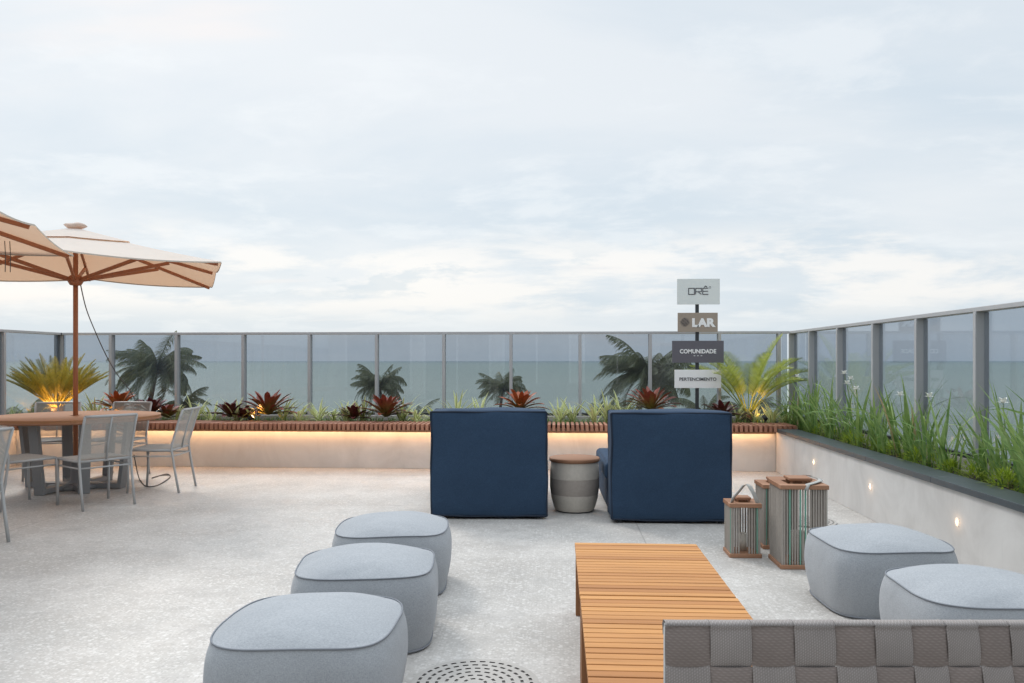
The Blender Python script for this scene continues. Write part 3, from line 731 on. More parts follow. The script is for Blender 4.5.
# ------------------------------------------------------------------ lanterns
def lantern(label, pos, w, h, seed):
    t = thing('lantern', label, 'lantern', pos, 0, 'rope and wood floor lanterns')
    r = random.Random(seed); o = 0.012
    bm = BM(); box(bm, -o, w+o, -o, w+o, 0.0, 0.028, 0.004); link('base_board', bm, M['lidwood'], t)
    bm = BM()
    f = 0.055
    for (x0, x1, y0, y1) in ((-o, w+o, -o, f), (-o, w+o, w-f, w+o), (-o, f, f, w-f), (w-f, w+o, f, w-f)): box(bm, x0, x1, y0, y1, h-0.028, h, 0.003)
    link('top_frame', bm, M['lidwood'], t)
    bm = BM(); box(bm, w*0.24, w*0.76, w*0.24, w*0.76, h+0.016, h+0.034, 0.004)
    for (x, y) in ((.3, .3), (.7, .3), (.3, .7), (.7, .7)): box(bm, w*x-.006, w*x+.006, w*y-.006, w*y+.006, h-0.02, h+0.016)
    link('lid', bm, M['lidwood'], t)
    gr, gn = BM(), BM(); n = int(w/0.0165)
    for side in range(4):
        for i in range(n+1):
            s = i/n*w; x, y = ((s, 0.003), (s, w-0.003), (0.003, s), (w-0.003, s))[side]
            u = i/n
            green = (r.random() < 0.22) if side == 0 else (r.random() < 0.12 if side != 2 else False)
            if side == 0 and 0.30 < u < 0.62: 
                if r.random() < 0.45: continue
            tgt = gn if green else gr
            k = r.uniform(0.0036, 0.0050)
            box(tgt, x-k, x+k, y-k, y+k, 0.0285, h-0.0285)
    for c in ((0, 0), (w, 0), (w, w), (0, w)):
        cx, cy = c; cx = min(max(cx, .008), w-.008); cy = min(max(cy, .008), w-.008)
        box(gr, cx-.007, cx+.007, cy-.007, cy+.007, 0.0285, h-0.0285)
    link('grey_cords', gr, M['rope_grey'], t); link('green_cords', gn, M['rope_green'], t)
    bm = BM(); lathe(bm, [(w*0.16, 0.029), (w*0.16, h*0.40)], 24); 
    bmesh.ops.translate(bm, verts=bm.verts[:], vec=(w/2, w/2, 0)); link('candle', bm, M['basket_a'], t)
    return t
def strap(t, pts, wd):
    bm = BM(); rows = []
    n = len(pts)
    for i, p in enumerate(pts):
        p = Vector(p); d = (Vector(pts[min(i+1, n-1)])-Vector(pts[max(i-1, 0)])).normalized(); s = Vector(wd).normalized()*Vector(wd).length/2
        nn = d.cross(s).normalized()*0.0015
        rows.append([bm.verts.new(p-s-nn), bm.verts.new(p+s-nn), bm.verts.new(p+s+nn), bm.verts.new(p-s+nn)])
    for A, B in zip(rows, rows[1:]):
        for q in range(4): f = bm.faces.new((A[q], A[(q+1) % 4], B[(q+1) % 4], B[q])); f.smooth = (q in (0, 2))
    bm.faces.new(rows[0][::-1]); bm.faces.new(rows[-1])
    link('handle_strap', bm, M['webbing'], t)
a = G(731.0, 557.5); t1 = lantern('smallest lantern, with its pale handle standing up, beside the armchair', (a.x, a.y, 0), 0.195, 0.372, 1)
w = 0.195; h = 0.372
strap(t1, [(w*.02, w*.15, h-.03), (w*.10, w*.15, h+.03), (w*.30, w*.15, h+.075), (w*.48, w*.15, h+.12), (w*.60, w*.15, h+.128)], (0.026, 0.02, 0))
strap(t1, [(w*1.04, w*.2, h-.05), (w*.95, w*.10, h+.0), (w*.80, w*.06, h+.07), (w*.66, w*.10, h+.118), (w*.60, w*.15, h+.126)], (0.030, 0.012, 0))
a = G(764.3, 549.0); t2 = lantern('medium lantern half hidden between the small and the large lantern', (a.x, a.y, 0), 0.235, 0.463, 2)
a = G(782.0, 569.0); t3 = lantern('largest lantern, next to the right pouf, with its strap lying on top', (a.x, a.y, 0), 0.285, 0.546, 3)
w = 0.285; h = 0.546
strap(t3, [(w*.50, -.018, h-.03), (w*.56, -.014, h+.006), (w*.75, w*.12, h+.010), (w*1.0, w*.42, h+.012), (w*1.05, w*.75, h+.012), (w*.92, w*.95, h+.02)], (0.02, -0.03, 0))
strap(t3, [(w*.92, w*.95, h+.022), (w*.8, w*.9, h+.03), (w*.72, w*1.0, h+.004), (w*.7, w*1.05, h-.03)], (0.03, -0.01, 0))
strap(t2, [(w*.20, -.015, .43), (w*.30, .0, .47), (w*.45, .08, .476), (w*.60, .16, .47), (w*.62, .25, .44)], (0.03, -0.01, 0))

# ------------------------------------------------------------------ floor grates
def grate(label, c, R):
    t = thing('floor_grate', label, 'floor grate', (c.x, c.y, 0.004), 0.1, 'round slotted floor grates')
    bm = BM(); lathe(bm, [(R, 0.0), (R, 0.003), (0.0005, 0.003)], 64); link('well', bm, M['void'], t)
    bm = BM(); n = 36; rr = 0.022
    nr = 7; pitch = R/nr
    for i in range(nr):
        r0, r1 = R*i/nr, R*(i+1)/nr; m = max(4, round(2*pi*(r0+r1)/2/0.046)); ra = r0 + pitch*0.34
        ph = 0.5*(i % 2)
        def fan(ra_, rb_, a0, a1, z, nn):
            for q in range(nn):
                b0, b1 = a0+(a1-a0)*q/nn, a0+(a1-a0)*(q+1)/nn
                bm.faces.new([bm.verts.new((rq*cos(a), rq*sin(a), z)) for rq, a in ((ra_, b0), (rb_, b0), (rb_, b1), (ra_, b1))])
        fan(ra, r1, 0, 2*pi, 0.007, 64)
        if i == 0: fan(0.0005, ra, 0, 2*pi, 0.007, 32); continue
        for k in range(m):
            a0 = 2*pi*(k+ph)/m; fan(r0, ra, a0, a0+2*pi/m*0.42, 0.007, 2)
    link('grille', bm, M['grate'], t)
grate('round slotted floor grate beside the nearest left pouf', CW(-0.155, 3.31), 0.268)
grate('round slotted floor grate by the right wall behind the large lantern', G(807, 522), 0.235)

# ------------------------------------------------------------------ dining chairs
def make_chair(label):
    t = thing('dining_chair', label, 'chair', group='grey cord dining chairs')
    hw = 0.235; r = 0.0125; fm = M['chairframe']
    back = [(-0.275, 0.0), (-0.235, 0.22), (-0.20, 0.44), (-0.205, 0.50), (-0.275, 0.74), (-0.315, 0.85)]
    def by(z):
        for (y0, z0), (y1, z1) in zip(back, back[1:]):
            if z <= z1: return y0+(y1-y0)*(z-z0)/(z1-z0)
        return back[-1][0]
    for s in (-1, 1):
        bm = BM(); tube(bm, [(s*hw, y, z) for y, z in back], r, 8); link('rear_leg', bm, fm, t)
        bm = BM(); tube(bm, [(s*hw, 0.245, 0.0), (s*hw, 0.235, 0.22), (s*hw, 0.23, 0.44)], r, 8); link('front_leg', bm, fm, t)
    bm = BM()
    for s in (-1, 1):
        tube(bm, [(s*hw, 0.23, 0.437), (s*hw, -0.20, 0.437)], 0.0115, 8); tube(bm, [(s*hw, 0.232, 0.375), (s*hw, -0.21, 0.375)], 0.008, 8)
    for (y, z, q) in ((0.23, 0.437, .0115), (-0.20, 0.437, .0115), (-0.21, 0.375, .008)): tube(bm, [(-hw, y, z), (hw, y, z)], q, 8)
    tube(bm, [(0, 0.23, 0.430), (0, -0.20, 0.430)], 0.008, 8)
    link('seat_frame', bm, fm, t)
    bm = BM(); tube(bm, [(x*hw, by(0.85)-0.012*(1-x*x), 0.85) for x in (-1, -.6, -.2, .2, .6, 1)], r, 8)
    tube(bm, [(0, by(z)-0.016, z) for z in (0.445, 0.6, 0.7, 0.84)], 0.009, 8); link('back_frame', bm, fm, t)
    bm = BM(); y = -0.192
    while y < 0.224:
        rbar(bm, (-hw, y, 0.449), (hw, y, 0.449), 0.0062, 0.006); y += 0.0078
    link('seat_cords', bm, M['cord'], t)
    bm = BM(); z = 0.468; k = 0
    while z < 0.838:
        y0 = by(z); pts = [(x*hw, y0-0.012*(1-x*x)-0.001, z) for x in (-1, -0.5, 0, 0.5, 1)]
        for a_, b_ in zip(pts, pts[1:]): rbar(bm, a_, b_, 0.005, 0.0056)
        z += 0.0086; k += 1
    link('back_cords', bm, M['cord'], t)
    return t
def face(lat, up):                      # heading in camera terms -> z rotation of a chair that faces +Y
    v = RT*lat + FW*up; return math.atan2(v.y, v.x) - pi/2
ch = make_chair('grey cord chair in front of the round table, its back to the camera')
ch.location = CW(-3.92, 7.49); ch.rotation_euler.z = face(-0.80, 0.62)
for lat, d, fx, fy, lab in ((-3.69, 8.37, -1.0, -0.03, 'grey cord chair on the right side of the round table, seen side-on'),
                       (-5.33, 9.22, 0.30, -0.95, 'grey cord chair behind the round table, in front of the fan-shaped cycad'),
                       (-4.60, 9.28, -0.1, -1.0, 'grey cord chair behind the round table, right of the umbrella pole'),
                       (-4.62, 7.43, 0.50, 0.87, 'grey cord chair at the left front of the round table, behind another chair back'),
                       (-4.09, 5.80, -0.93, 0.30, 'nearest grey cord chair, cut off by the left edge of the photo')):
    dup(ch, CW(lat, d), face(fx, fy), lab)

# ------------------------------------------------------------------ round tables
TC = Vector((-4.66, 8.50))
def make_table(label):
    t = thing('round_table', label, 'table', group='round umbrella tables')
    R = 0.835; zt = 0.77
    bm = BM(); r = random.Random(9); y = -R; p = 0.086
    # planks cut to the round outline, pole hole left open in the middle plank
    n = int(2*R/p)+1; p = 2*R/n
    for i in range(n):
        y0, y1 = -R+i*p+0.0012, -R+(i+1)*p-0.0012; up_, lo_ = [], []
        ys = [y0+(y1-y0)*k/4 for k in range(5)]
        segs = [(-1, 1)]
        if y0 < 0.03 and y1 > -0.03: segs = [(-1, -0.035), (0.035, 1)]
        for s0, s1 in segs:
            L_ = [(-sqrt(max(R*R-q*q, 1e-5)) if s0 == -1 else s0, q) for q in ys]; R_ = [(sqrt(max(R*R-q*q, 1e-5)) if s1 == 1 else s1, q) for q in ys]
            poly = R_ + L_[::-1]; a = [bm.verts.new((x, q, zt)) for x, q in poly]; b_ = [bm.verts.new((x, q, zt-0.032)) for x, q in poly]
            bm.faces.new(a); bm.faces.new(b_[::-1])
            for k in range(len(a)): kk = (k+1) % len(a); bm.faces.new((a[k], b_[k], b_[kk], a[kk]))
    bmesh.ops.recalc_face_normals(bm, faces=bm.faces[:]); link('tabletop', bm, M['tablewood'], t)
    bm = BM(); pts = [(cos(2*pi*k/64)*(R-0.004), sin(2*pi*k/64)*(R-0.004), zt-0.036) for k in range(64)]
    tube(bm, pts, 0.012, 6, True); link('edge_band', bm, M['lidwood'], t)
    for ang in (-99, -53, -5, 81, 127, 175):
        a = radians(ang); d = Vector((cos(a), sin(a), 0)); s = Vector((-sin(a), cos(a), 0))
        bm = BM()
        rbar(bm, d*0.51+Vector((0, 0, 0.004)), d*0.60+Vector((0, 0, zt-0.034)), 0.105, 0.045, d, 0.004); link('leg', bm, M['tablebase'], t)
    bm = BM()
    for ang in (-99, -53, -5, 81, 127, 175):
        a = radians(ang); d = Vector((cos(a), sin(a), 0)); rbar(bm, d*0.10+Vector((0, 0, 0.03+0.001*(ang % 7))), d*0.50+Vector((0, 0, 0.03+0.001*(ang % 7))), 0.095, 0.05, (0, 0, 1))
    link('floor_cross', bm, M['tablebase'], t)
    return t
tb = make_table('round wooden table with grey splayed base under the umbrella')
tb.location = CW(TC.x, TC.y); tb.rotation_euler.z = YAW
T2 = Vector((-5.02, 5.35))
dup(tb, CW(T2.x, T2.y), YAW+0.3, 'second round wooden table just outside the left edge of the photo')

# ------------------------------------------------------------------ umbrellas
def make_umbrella(label):
    t = thing('umbrella', label, 'umbrella', group='square wooden patio umbrellas')
    A = 1.405; ze = 2.315; zm = 2.365; za = 2.76; zh = 2.215; fm = M['polewood']
    bm = BM(); tube(bm, [(0, 0, 0.07), (0, 0, 1.4), (0, 0, 2.74)], 0.0245, 14); link('pole', bm, fm, t)
    bm = BM(); lathe(bm, [(0.26, 0.0), (0.26, 0.035), (0.10, 0.055), (0.05, 0.075), (0.045, 0.30)], 40); link('base', bm, M['tablebase'], t)
    bm = BM(); lathe(bm, [(0.03, zh-0.06), (0.055, zh-0.055), (0.075, zh-0.02), (0.075, zh+0.03), (0.05, zh+0.05), (0.03, zh+0.055)], 12); link('hub', bm, fm, t)
    bm = BM(); lathe(bm, [(0.03, 2.66), (0.06, 2.665), (0.06, 2.72), (0.03, 2.73)], 12); link('top_hub', bm, fm, t)
    def eave(k, inset=1.0):            # k = 0..8 around: even = corner, odd = middle of a side
        pts = [(1, -1, ze), (1, 0, zm), (1, 1, ze), (0, 1, zm), (-1, 1, ze), (-1, 0, zm), (-1, -1, ze), (0, -1, zm)]
        x, y, z = pts[k % 8]; return Vector((x*A*inset, y*A*inset, z))
    top = Vector((0, 0, za))
    def canopy_pt(s, a):               # s = 0 apex .. 1 eave, a = 0..8
        i = int(a) % 8; f = a-int(a); e0, e1 = eave(i), eave(i+1); e = e0.lerp(e1, f)
        p = top.lerp(e, s); p.z -= 0.030*s*(4*f*(1-f))*s + 0.02*sin(pi*s)
        return p
    def skin(s0, s1, lift=0.0, name='canopy', thick=True):
        bm = BM(); na, ns = 64, 14; g = []
        for j in range(ns+1):
            s = s0+(s1-s0)*j/ns; g.append([bm.verts.new(canopy_pt(s, 8*k/na)+Vector((0, 0, lift))) for k in range(na)])
        for a_, b_ in zip(g, g[1:]):
            for k in range(na):
                f = bm.faces.new((a_[k], b_[k], b_[(k+1) % na], a_[(k+1) % na])); f.smooth = True
        return link(name, bm, M['canvas'], t)
    cn = skin(0.34, 1.0, 0.0, 'canopy'); skin(0.02, 0.39, 0.016, 'vent_canopy')
    # hem
    bm = BM(); na = 64; g = []
    for q, dz in ((1.0, 0.001), (1.002, -0.013)):
        g.append([bm.verts.new(Vector((canopy_pt(1, 8*k/na).x*q, canopy_pt(1, 8*k/na).y*q, canopy_pt(1, 8*k/na).z+dz))) for k in range(na)])
    for k in range(na): bm.faces.new((g[0][k], g[1][k], g[1][(k+1) % na], g[0][(k+1) % na]))
    link('hem', bm, M['canvas_grey'], cn)
    bm = BM(); lathe(bm, [(0.03, 2.75), (0.075, 2.772), (0.10, 2.795), (0.085, 2.812), (0.03, 2.825)], 14)
    for v in bm.verts: v.co.z += 0.008*sin(v.co.x*40); v.co.x *= 1.15
    link('cap', bm, M['canvas'], t)
    for k in range(8):
        e = eave(k, 0.975); e.z -= 0.022; a0 = Vector((0, 0, 2.69)); bm = BM(); d = Vector((e.x, e.y, 0)).normalized()
        st = a0+d*0.045; rbar(bm, st, e, 0.022, 0.034, (0, 0, 1), 0.002); rb = link('rib', bm, fm, t)
        mid = st.lerp(e, 0.56 if k % 2 == 0 else 0.66); mid.z -= 0.022
        bm = BM(); rbar(bm, Vector((0, 0, zh))+d*0.06, mid, 0.024, 0.036, (0, 0, 1), 0.002); link('strut', bm, fm, rb)
    return t
um = make_umbrella('whole cream umbrella with wooden pole standing through the round table')
um.location = CW(TC.x, TC.y); um.rotation_euler.z = YAW + radians(22.4)
u2 = dup(um, CW(-4.88, 5.47), YAW + radians(18.5), 'second cream umbrella, only its right corner in view at the left edge')
bm = BM(); inv = (Matrix.Translation(u2.location) @ Matrix.Rotation(u2.rotation_euler.z, 4, 'Z')).inverted()
for lat_, d_ in ((-4.27, 6.70), (-4.24, 6.72)):
    a_ = inv @ CW(lat_, d_, 2.36); b_ = inv @ CW(lat_+.004, d_, 2.10); tube(bm, [a_, a_.lerp(b_, .5)+Vector((.004, 0, 0)), b_], 0.0035, 6)
link('tie_strap', bm, M['cable'], u2)

# cable from the umbrella hub to the floor
def cable():
    P = [CW(TC.x+0.03, TC.y+0.03, 2.20), onY(86, 308, 8.9), onY(95, 331, 9.2), onY(106, 355, 9.6), onY(117, 374, 10.0), onY(131, 392, 10.3), onY(140, 412, 10.4)]
    pts = []
    for i in range(len(P)-1):
        for k in range(6):
            p0, p1, p2, p3 = P[max(i-1, 0)], P[i], P[i+1], P[min(i+2, len(P)-1)]; s = k/6
            pts.append(0.5*((2*p1)+(-p0+p2)*s+(2*p0-5*p1+4*p2-p3)*s*s+(-p0+3*p1-3*p2+p3)*s**3))
    bm = BM(); tube(bm, pts, 0.006, 6)
    tag(link('hanging_cable', bm, M['cable']), 'thin dark cable hanging from the umbrella hub to the planter', 'cable')
    P = [G(134, 455, 0.30), G(139, 478, 0.02), G(146, 486, 0.008), G(158, 485, 0.008), G(170, 477, 0.008), G(166, 474, 0.008), G(152, 478, 0.008), G(160, 475.5, 0.008), G(171, 475, 0.008)]
    pts = []
    for i in range(len(P)-1):
        for k in range(8):
            p0, p1, p2, p3 = P[max(i-1, 0)], P[i], P[i+1], P[min(i+2, len(P)-1)]; s = k/8
            v = 0.5*((2*p1)+(-p0+p2)*s+(2*p0-5*p1+4*p2-p3)*s*s+(-p0+3*p1-3*p2+p3)*s**3); v.z = max(v.z, 0.007); pts.append(v)
    bm = BM(); tube(bm, pts, 0.006, 6)
    tag(link('floor_cable', bm, M['cable']), 'loose grey cable looped on the floor under the side-on dining chair', 'cable')
cable()

# ------------------------------------------------------------------ sign post
def sign():
    Y = 10.30; q = onY(697.3, 361, Y); t = thing('sign_post', 'dark sign post carrying four small boards in the back planter', 'sign', (q.x, Y, 0.53))
    bm = BM(); box(bm, -0.022, 0.022, 0.006, 0.030, 0, 1.84); link('post', bm, M['dark'], t)
    def board(px0, px1, py0, py1, m, lab):
        a, b_ = onY(px0, py1, Y), onY(px1, py0, Y)
        bm = BM(); box(bm, a.x-q.x, b_.x-q.x, -0.012, 0.004, a.z-0.53, b_.z-0.53, 0.0015); o = link('sign_board', bm, m, t); o['label'] = lab
        return o, (a.x+b_.x)/2-q.x, (a.z+b_.z)/2-0.53, b_.x-a.x, b_.z-a.z
    s = Y/F
    o, cx_, cz, w, h = board(677, 719.7, 278.7, 304.5, M['s_grey'], 'top pale board with thin outlined lettering')
    # thin outlined ORE lettering with circumflex and ring
    bm = BM(); L0 = 18.5*s; ht = 6.0*s; th = 0.75*s; x0 = -9.6*s; lw = 5.6*s; gp = 0.8*s
    def st(xa, za, xb, zb):
        if abs(xb-xa) > abs(zb-za) and abs(zb-za) < 1e-6: box(bm, min(xa, xb)-th/2, max(xa, xb)+th/2, -0.003, 0.0, za-th/2, za+th/2)
        elif abs(xb-xa) < 1e-6: box(bm, xa-th/2, xa+th/2, -0.0036, 0.0004, min(za, zb), max(za, zb))
        else: rbar(bm, (xa, -0.002, za), (xb, -0.002, zb), th, 0.003, (0, 1, 0))
    b0 = -ht/2
    st(x0, b0, x0+lw, b0); st(x0, b0+ht, x0+lw, b0+ht); st(x0, b0, x0, b0+ht); st(x0+lw, b0, x0+lw, b0+ht)
    x1 = x0+lw+gp*1.6
    st(x1, b0, x1, b0+ht); st(x1, b0+ht, x1+lw, b0+ht); st(x1+lw, b0+ht*.5, x1+lw, b0+ht); st(x1, b0+ht*.45, x1+lw, b0+ht*.45); st(x1+lw*.45, b0+ht*.40, x1+lw, b0)
    x2 = x1+lw+gp*1.6
    st(x2, b0, x2, b0+ht); st(x2, b0, x2+lw*.9, b0); st(x2, b0+ht*.5, x2+lw*.85, b0+ht*.5); st(x2, b0+ht, x2+lw*.9, b0+ht)
    st(x2+lw*.25, b0+ht*1.15, x2+lw*.5, b0+ht*1.4); st(x2+lw*.5, b0+ht*1.4, x2+lw*.75, b0+ht*1.15)
    pts = [(x2+lw*1.25+0.9*s*cos(a), -0.001, b0+ht*1.15+0.9*s*sin(a)) for a in [2*pi*k/12 for k in range(12)]]
    tube(bm, pts, 0.002, 4, True)
    lt = link('lettering', bm, M['ink'], o); lt.location = (cx_, -0.0125, cz+0.2*s)
    o, cx_, cz, w, h = board(677.6, 717.6, 312.7, 332.0, M['s_taupe'], 'taupe board with white LAR lettering and a hatched emblem')
    text_mesh('LAR', 23*s, 8.8*s, M['white'], 'lettering', o, (cx_+6.0*s, -0.0145, cz-0.3*s), 0.055)
    bm = BM()                                     # hatched leaf-like emblem
    for k in range(-3, 4):
        l_ = (4.3*s)*sqrt(max(0, 1-(k/4)**2)); c = Vector((1, 0, 1)).normalized(); n_ = Vector((1, 0, -1)).normalized()
        p = n_*k*1.15*s; rbar(bm, p-c*l_, p+c*l_, 0.28*s, 0.003, (0, 1, 0))
    for k in (-2, 0, 2):
        l_ = (4.0*s)*sqrt(max(0, 1-(k/4)**2)); c = Vector((1, 0, -1)).normalized(); n_ = Vector((1, 0, 1)).normalized()
        p = n_*k*1.15*s+Vector((0, -0.002, 0)); rbar(bm, p-c*l_, p+c*l_, 0.24*s, 0.003, (0, 1, 0))
    e = link('emblem', bm, M['ink'], o); e.location = (cx_-12.5*s, -0.0145, cz+0.2*s)
    o, cx_, cz, w, h = board(672, 723.6, 340.7, 362.7, M['s_dark'], 'dark grey board with white COMUNIDADE lettering')
    text_mesh('COMUNIDADE', 35.5*s, 4.3*s, M['white'], 'lettering', o, (cx_, -0.0145, cz+0.4*s), 0.03)
    bm = BM()
    for k in (-1, 0, 1): box(bm, (k*3.4-0.8)*s, (k*3.4+0.8)*s, -0.002, 0, -0.3*s, 0.3*s)
    e = link('small_marks', bm, M['s_grey'], o); e.location = (cx_, -0.0130, cz-4.0*s)
    o, cx_, cz, w, h = board(674.5, 721.0, 369.8, 388.0, M['s_white'], 'white board with dark PERTENCIMENTO lettering')
    text_mesh('PERTENCIMENTO', 36*s, 3.3*s, M['ink'], 'lettering', o, (cx_, -0.0145, cz-0.2*s), 0.012)
sign()

# ------------------------------------------------------------------ plants
SZ = 0.535
def spot(label, x, y, z, tx, ty, tz, e, size=1.0):
    t = thing('garden_spotlight', label, 'garden light', (x, y, z), 0, 'warm garden spotlights'); d = (Vector((tx, ty, tz))-Vector((x, y, z))).normalized()
    bm = BM(); tube(bm, [(0, 0, 0), (0, 0, 0.05)], 0.008, 6); link('spike', bm, M['dark'], t)
    bm = BM(); c = Vector((0, 0, 0.065)); tube(bm, [c-d*0.03, c+d*0.03], 0.026, 12); link('housing', bm, M['dark'], t)
    bm = BM(); tube(bm, [c+d*0.031, c+d*0.034], 0.021, 12); link('lens', bm, M['spotlens'], t)
    ld = bpy.data.lights.new('spot_lamp', 'SPOT'); ld.energy = e; ld.color = (1, 0.50, 0.16); ld.spot_size = radians(110); ld.spot_blend = 0.8; ld.shadow_soft_size = 0.02
    lo = bpy.data.objects.new('spot_lamp', ld); COL.objects.link(lo); lo.parent = t; lo.location = c+d*0.05; lo.rotation_euler = (-d).to_track_quat('Z', 'Y').to_euler()
def frond(bm, base, az, L_, el0, droop, lw, ll, nl, seed, curl=0.3, tilt=0.5, mi=0, windv=Vector((0,0,0)), lfw=1.0, fwd=0.75, hang=0.35, ls=0.14, drape=False):
    r = random.Random(seed); p = Vector(base); el = el0; pts = [p.copy()]; dirs = []; seg = 12; hd = Vector((cos(az), sin(az), 0))
    for i in range(seg):
        s = i/seg; d = (hd*cos(el)+Vector((0, 0, sin(el)))+windv*s*s).normalized(); p = p+d*(L_/seg); pts.append(p.copy()); dirs.append(d); el -= droop/seg*(0.3+1.4*s)
    dirs.append(dirs[-1]); tube(bm, pts, [0.006*lw*(1-0.75*i/seg)+0.001 for i in range(seg+1)], 4, mi=mi)
    side = Vector((-sin(az), cos(az), 0))
    for k in range(nl):
        s = ls+(1-ls)*(k+0.5)/nl; f = s*seg; i = min(seg-1, int(f)); q = pts[i].lerp(pts[i+1], f-i); d = dirs[i]; up = side.cross(d).normalized()
        l = ll*(sin(pi*min(1, ((s-ls)/(1-ls)*0.86+0.12)))**0.7)*r.uniform(0.85, 1.1)
        for sg in (-1, 1):
            v = (side*sg*cos(tilt) - up*sin(tilt)*(-1 if curl > 0 else 1) + d*fwd).normalized(); w_ = d*ll*0.05*lfw
            if drape: v = (side*sg*0.6*r.uniform(.6, 1.2) + Vector((0, 0, -0.75*r.uniform(.5, 1.2))) + windv*1.1 + d*0.45).normalized()
            m_ = q+v*l*0.55; e = q+v*l+Vector((0, 0, -abs(curl)*l*hang*r.uniform(.3, 1.2)))+windv*l*0.5
            a_, b_ = bm.verts.new(q-w_), bm.verts.new(q+w_); c_, d_ = bm.verts.new(m_+w_*0.9), bm.verts.new(m_-w_*0.9); t_ = bm.verts.new(e)
            bm.faces.new((a_, b_, c_, d_)).material_index = mi; bm.faces.new((d_, c_, t_)).material_index = mi
def cycad(name, label, x, y, z, n, L_, spread, droop, m, seed, trunk_h, ll, lean=0.0, first=0.2, lfw=1.0, nl=30, ls=0.14):
    t = thing(name, label, 'cycad', (x, y, z)); r = random.Random(seed)
    bm = BM(); prof = []
    for i in range(17): s = i/16; prof.append((0.075*(0.85+0.3*sin(pi*s))*(1+0.12*(i % 2)), -0.05+(trunk_h+0.05)*s))
    lathe(bm, prof, 14)
    link('trunk', bm, M['bark'], t)
    bm = BM()
    for i in range(n):
        az = 2*pi*i*0.381966+r.uniform(-.2, .2); tl = first+(spread-first)*sqrt((i+.5)/n)
        frond(bm, (0.035*cos(az), 0.035*sin(az), trunk_h-0.01), az, L_*r.uniform(.88, 1.08), pi/2-tl, droop*r.uniform(.7, 1.3)*(0.4+tl), 1.0, ll, nl, seed*100+i, -0.2, 0.55, lfw=lfw, ls=ls)
    link('fronds', bm, m, t)
p = onY(57, 410, 10.52)
cycad('cycad', 'fan-shaped golden cycad lit from below behind the dining table', p.x, p.y, SZ, 84, 0.76, 0.90, 0.24, M['cycad'], 3, 0.18, 0.085, lfw=1.3, ls=0.36)
spot('warm spotlight under the fan-shaped cycad', p.x-0.02, p.y-0.17, SZ, p.x, p.y, SZ+0.36, 20)
spot('warm spotlight beside the fan-shaped cycad', p.x+0.32, p.y-0.10, SZ, p.x, p.y, SZ+0.35, 6)
p2 = onY(748, 412, 10.64)
cycad('cycad', 'tall yellow-green cycad with arching fronds right of the sign post', p2.x, p2.y, SZ, 22, 1.04, 0.74, 1.05, M['cycad2'], 8, 0.14, 0.18, first=0.12, lfw=0.55, nl=46, ls=0.30)
q = onY(765, 418, 10.28); spot('warm spotlight shining on the tall cycad by the bench end', q.x, 10.28, SZ+0.03, p2.x, p2.y, SZ+0.35, 7)
q = onY(251, 418, 10.28); spot('warm spotlight at the foot of the large red bromeliad', q.x, 10.27, SZ+0.0, q.x+0.25, 10.40, SZ+0.22, 5)
q = onY(110, 418, 10.28); spot('warm spotlight lighting the orange-red bromeliad behind the table', q.x, 10.27, SZ+0.0, q.x+0.12, 10.40, SZ+0.25, 6)

def bromeliad(label, px, R, hgt, m, seed, Y=10.38, n=22):
    n += 8; R *= 1.13; hgt += 0.02
    q = onY(px, 415, Y); r = random.Random(seed); bm = BM(); uvl = bm.loops.layers.uv.new('UVMap')
    wp = lambda s: 0.62+0.5*s if s < 0.65 else max(0.0, 1-((s-0.65)/0.35)**3.2)*0.945
    for i in range(n):
        s = i/(n-1); az = i*2.399+r.uniform(-.2, .2)
        leaf(bm, (0.01*cos(az), 0.01*sin(az), 0.0), az, R*(1.12-0.25*s)*r.uniform(.85, 1.1), 0.078*r.uniform(.85, 1.15), 0.32+0.95*s+r.uniform(-.14, .14), 0.30+0.55*(1-s), 8, 0.35, uvl=uvl, wprof=wp)
    o = link('bromeliad', bm, m, loc=(q.x, Y, SZ+hgt+0.03)); tag(o, label, 'bromeliad', 'bromeliads in the back planter')
for a in (('large red bromeliad left of centre in the back planter', 268, 0.36, 0.05, M['brom'], 1, 10.36, 26),
          ('small dark red bromeliad just left of the large red one', 230, 0.24, 0.02, M['brom2'], 2, 10.34, 18),
          ('small maroon bromeliad leaning against the right of the large red one', 244, 0.19, 0.0, M['brom2'], 9, 10.36, 14),
          ('wide red bromeliad in front of the round palm crown', 386, 0.33, 0.03, M['brom'], 3, 10.34, 24),
          ('small maroon bromeliad left of the wide red one', 354, 0.22, 0.0, M['brom2'], 4, 10.36, 18),
          ('red bromeliad showing just above the right navy armchair', 651, 0.33, 0.12, M['brom'], 5, 10.40, 22),
          ('red bromeliad whose tips show above the left navy armchair', 520, 0.30, 0.12, M['brom3'], 6, 10.40, 18),
          ('orange-red bromeliad behind the round dining table', 118, 0.30, 0.10, M['brom3'], 7, 10.34, 18),
          ('dark bromeliad beside the side-on dining chair', 152, 0.26, 0.05, M['brom2'], 8, 10.34, 16),
          ('small red bromeliad left of the side-on dining chair back', 168, 0.22, 0.0, M['brom'], 10, 10.38, 14),
          ('small dark bromeliad near the foot of the tall cycad', 722, 0.24, 0.04, M['brom2'], 11, 10.36, 14)):
    bromeliad(*a)
